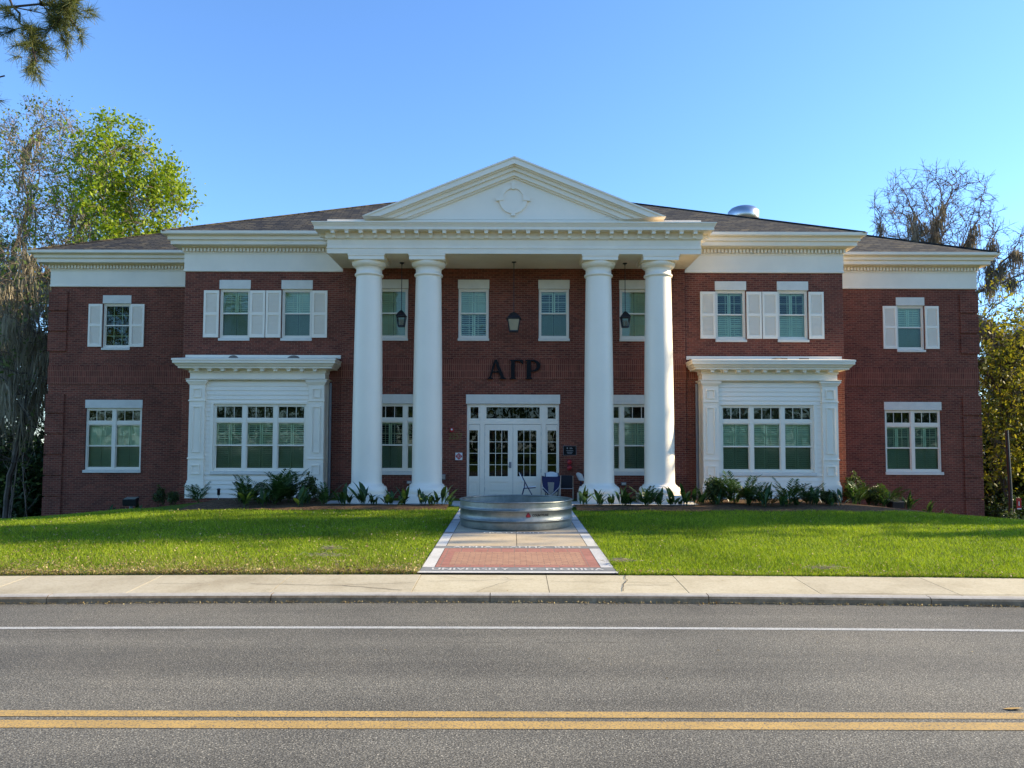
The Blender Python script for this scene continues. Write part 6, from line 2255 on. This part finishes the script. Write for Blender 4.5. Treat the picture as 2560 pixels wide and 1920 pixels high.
def lawn_points(n, y_pow=1.0):
    out = []
    m = 0
    while m < n:
        k = n * 2
        x = rg.uniform(-17.5, 17.5, k)
        u = rg.random(k) ** y_pow
        y = 12.21 + u * 15.0 - KB * np.minimum(x * x, 300)
        ax_ = np.abs(x)
        f = np.where(ax_ < 9.5, 21.35, 21.35 + (ax_ - 9.5) * np.where(x > 0, 0.62, 1.0)) + np.where(x > 9.5, 0.15, 0)
        f = np.minimum(f, 26.6) + 0.12 * np.sin(x * 2.3) + 0.05 * np.sin(x * 7.1)
        ok = (y < f + rg.normal(size=k) * 0.05) & ((np.abs(x - WC) > WO + 0.015) | (y > 23)) & (np.abs(x) < 1.0 + y * 0.70)
        out.append(np.stack([x[ok], y[ok]], 1))
        m += ok.sum()
    return np.concatenate(out)[:n]


def ground_z(p):
    return np.array([tz(a, b) for a, b in p])


gp = lawn_points(330000, 1.55)
gz = ground_z(gp)
n = len(gp)
pat = np.sin(gp[:, 0] * 1.7 + 2 * np.sin(gp[:, 1] * 0.9)) * 0.5 + np.sin(gp[:, 0] * 0.61 + gp[:, 1] * 1.3) * 0.5
edge = gp[:, 1] + KB * gp[:, 0] ** 2 - 12.21
h = rg.uniform(0.035, 0.085, n) * (1.0 + 0.25 * pat) * np.clip(0.75 + edge * 0.3, 0.75, 1.0)
wd = rg.uniform(0.0035, 0.0065, n) * (1 + 0.05 * (gp[:, 1] - 12))
an = rg.uniform(0, 2 * math.pi, n)
ln = rg.normal(size=(n, 2)) * 0.55
B0 = np.stack([gp[:, 0], gp[:, 1], gz - 0.005], 1)
sv = np.stack([np.cos(an), np.sin(an), np.zeros(n)], 1) * wd[:, None]
T = B0 + np.stack([ln[:, 0] * h, ln[:, 1] * h, h], 1)
dry = rg.random(n) < np.clip(0.005 + np.where(gp[:, 0] < 0, 0.7, 0.12) * np.exp(-edge / np.where(gp[:, 0] < 0, 0.75, 0.35)) + np.where(gp[:, 0] < -1, 0.10, 0.0) * np.exp(-edge / 1.6) * (pat > 0), 0, 0.7)
tag(np_mesh('grass', np.stack([B0 - sv, B0 + sv, T], 1), 3, [M['blade'], M['dryblade']], None, dry.astype(int)), kind='stuff')

lp = lawn_points(16000, 3.6)
keep = rg.random(len(lp)) < np.where(lp[:, 0] < 0, 0.85, 0.15)
lp = lp[keep]
lz = ground_z(lp) + rg.uniform(0.03, 0.075, len(lp))
# leaves caught along the kerb
kx = rg.uniform(-14, 14, 2400)
ky = 10.86 - KB * kx * kx - np.abs(rg.normal(size=2400)) * 0.035
rx = rg.uniform(-9, 9, 60); ry_ = rg.uniform(6.2, 10.5, 60)
sxx = rg.uniform(-12, 12, 40); sy = rg.uniform(11.1, 12.1, 40) - KB * sxx ** 2
C = np.concatenate([np.stack([lp[:, 0], lp[:, 1], lz], 1), np.stack([kx, ky, rg.uniform(0.006, 0.03, 2400)], 1), np.stack([rx, ry_, np.full(60, 0.008)], 1),
                    np.stack([sxx, sy, 0.118 + (sy + KB * sxx ** 2 - 11.04) / 1.15 * 0.057], 1)])
m = len(C)
a = rg.uniform(0, 2 * math.pi, m)
s = rg.uniform(0.010, 0.026, m)
s[len(lp):] *= 0.75
t = rg.normal(size=m) * 0.35
t[len(lp) + 2400:] *= 0.2
u = np.stack([np.cos(a), np.sin(a), t * 0.5], 1) * s[:, None]
v = np.stack([-np.sin(a) * 0.5, np.cos(a) * 0.5, t], 1) * s[:, None]
tag(np_mesh('fallen_leaves', np.stack([C - u, C - v, C + u, C + v], 1), 4, M['dryblade']), kind='stuff')
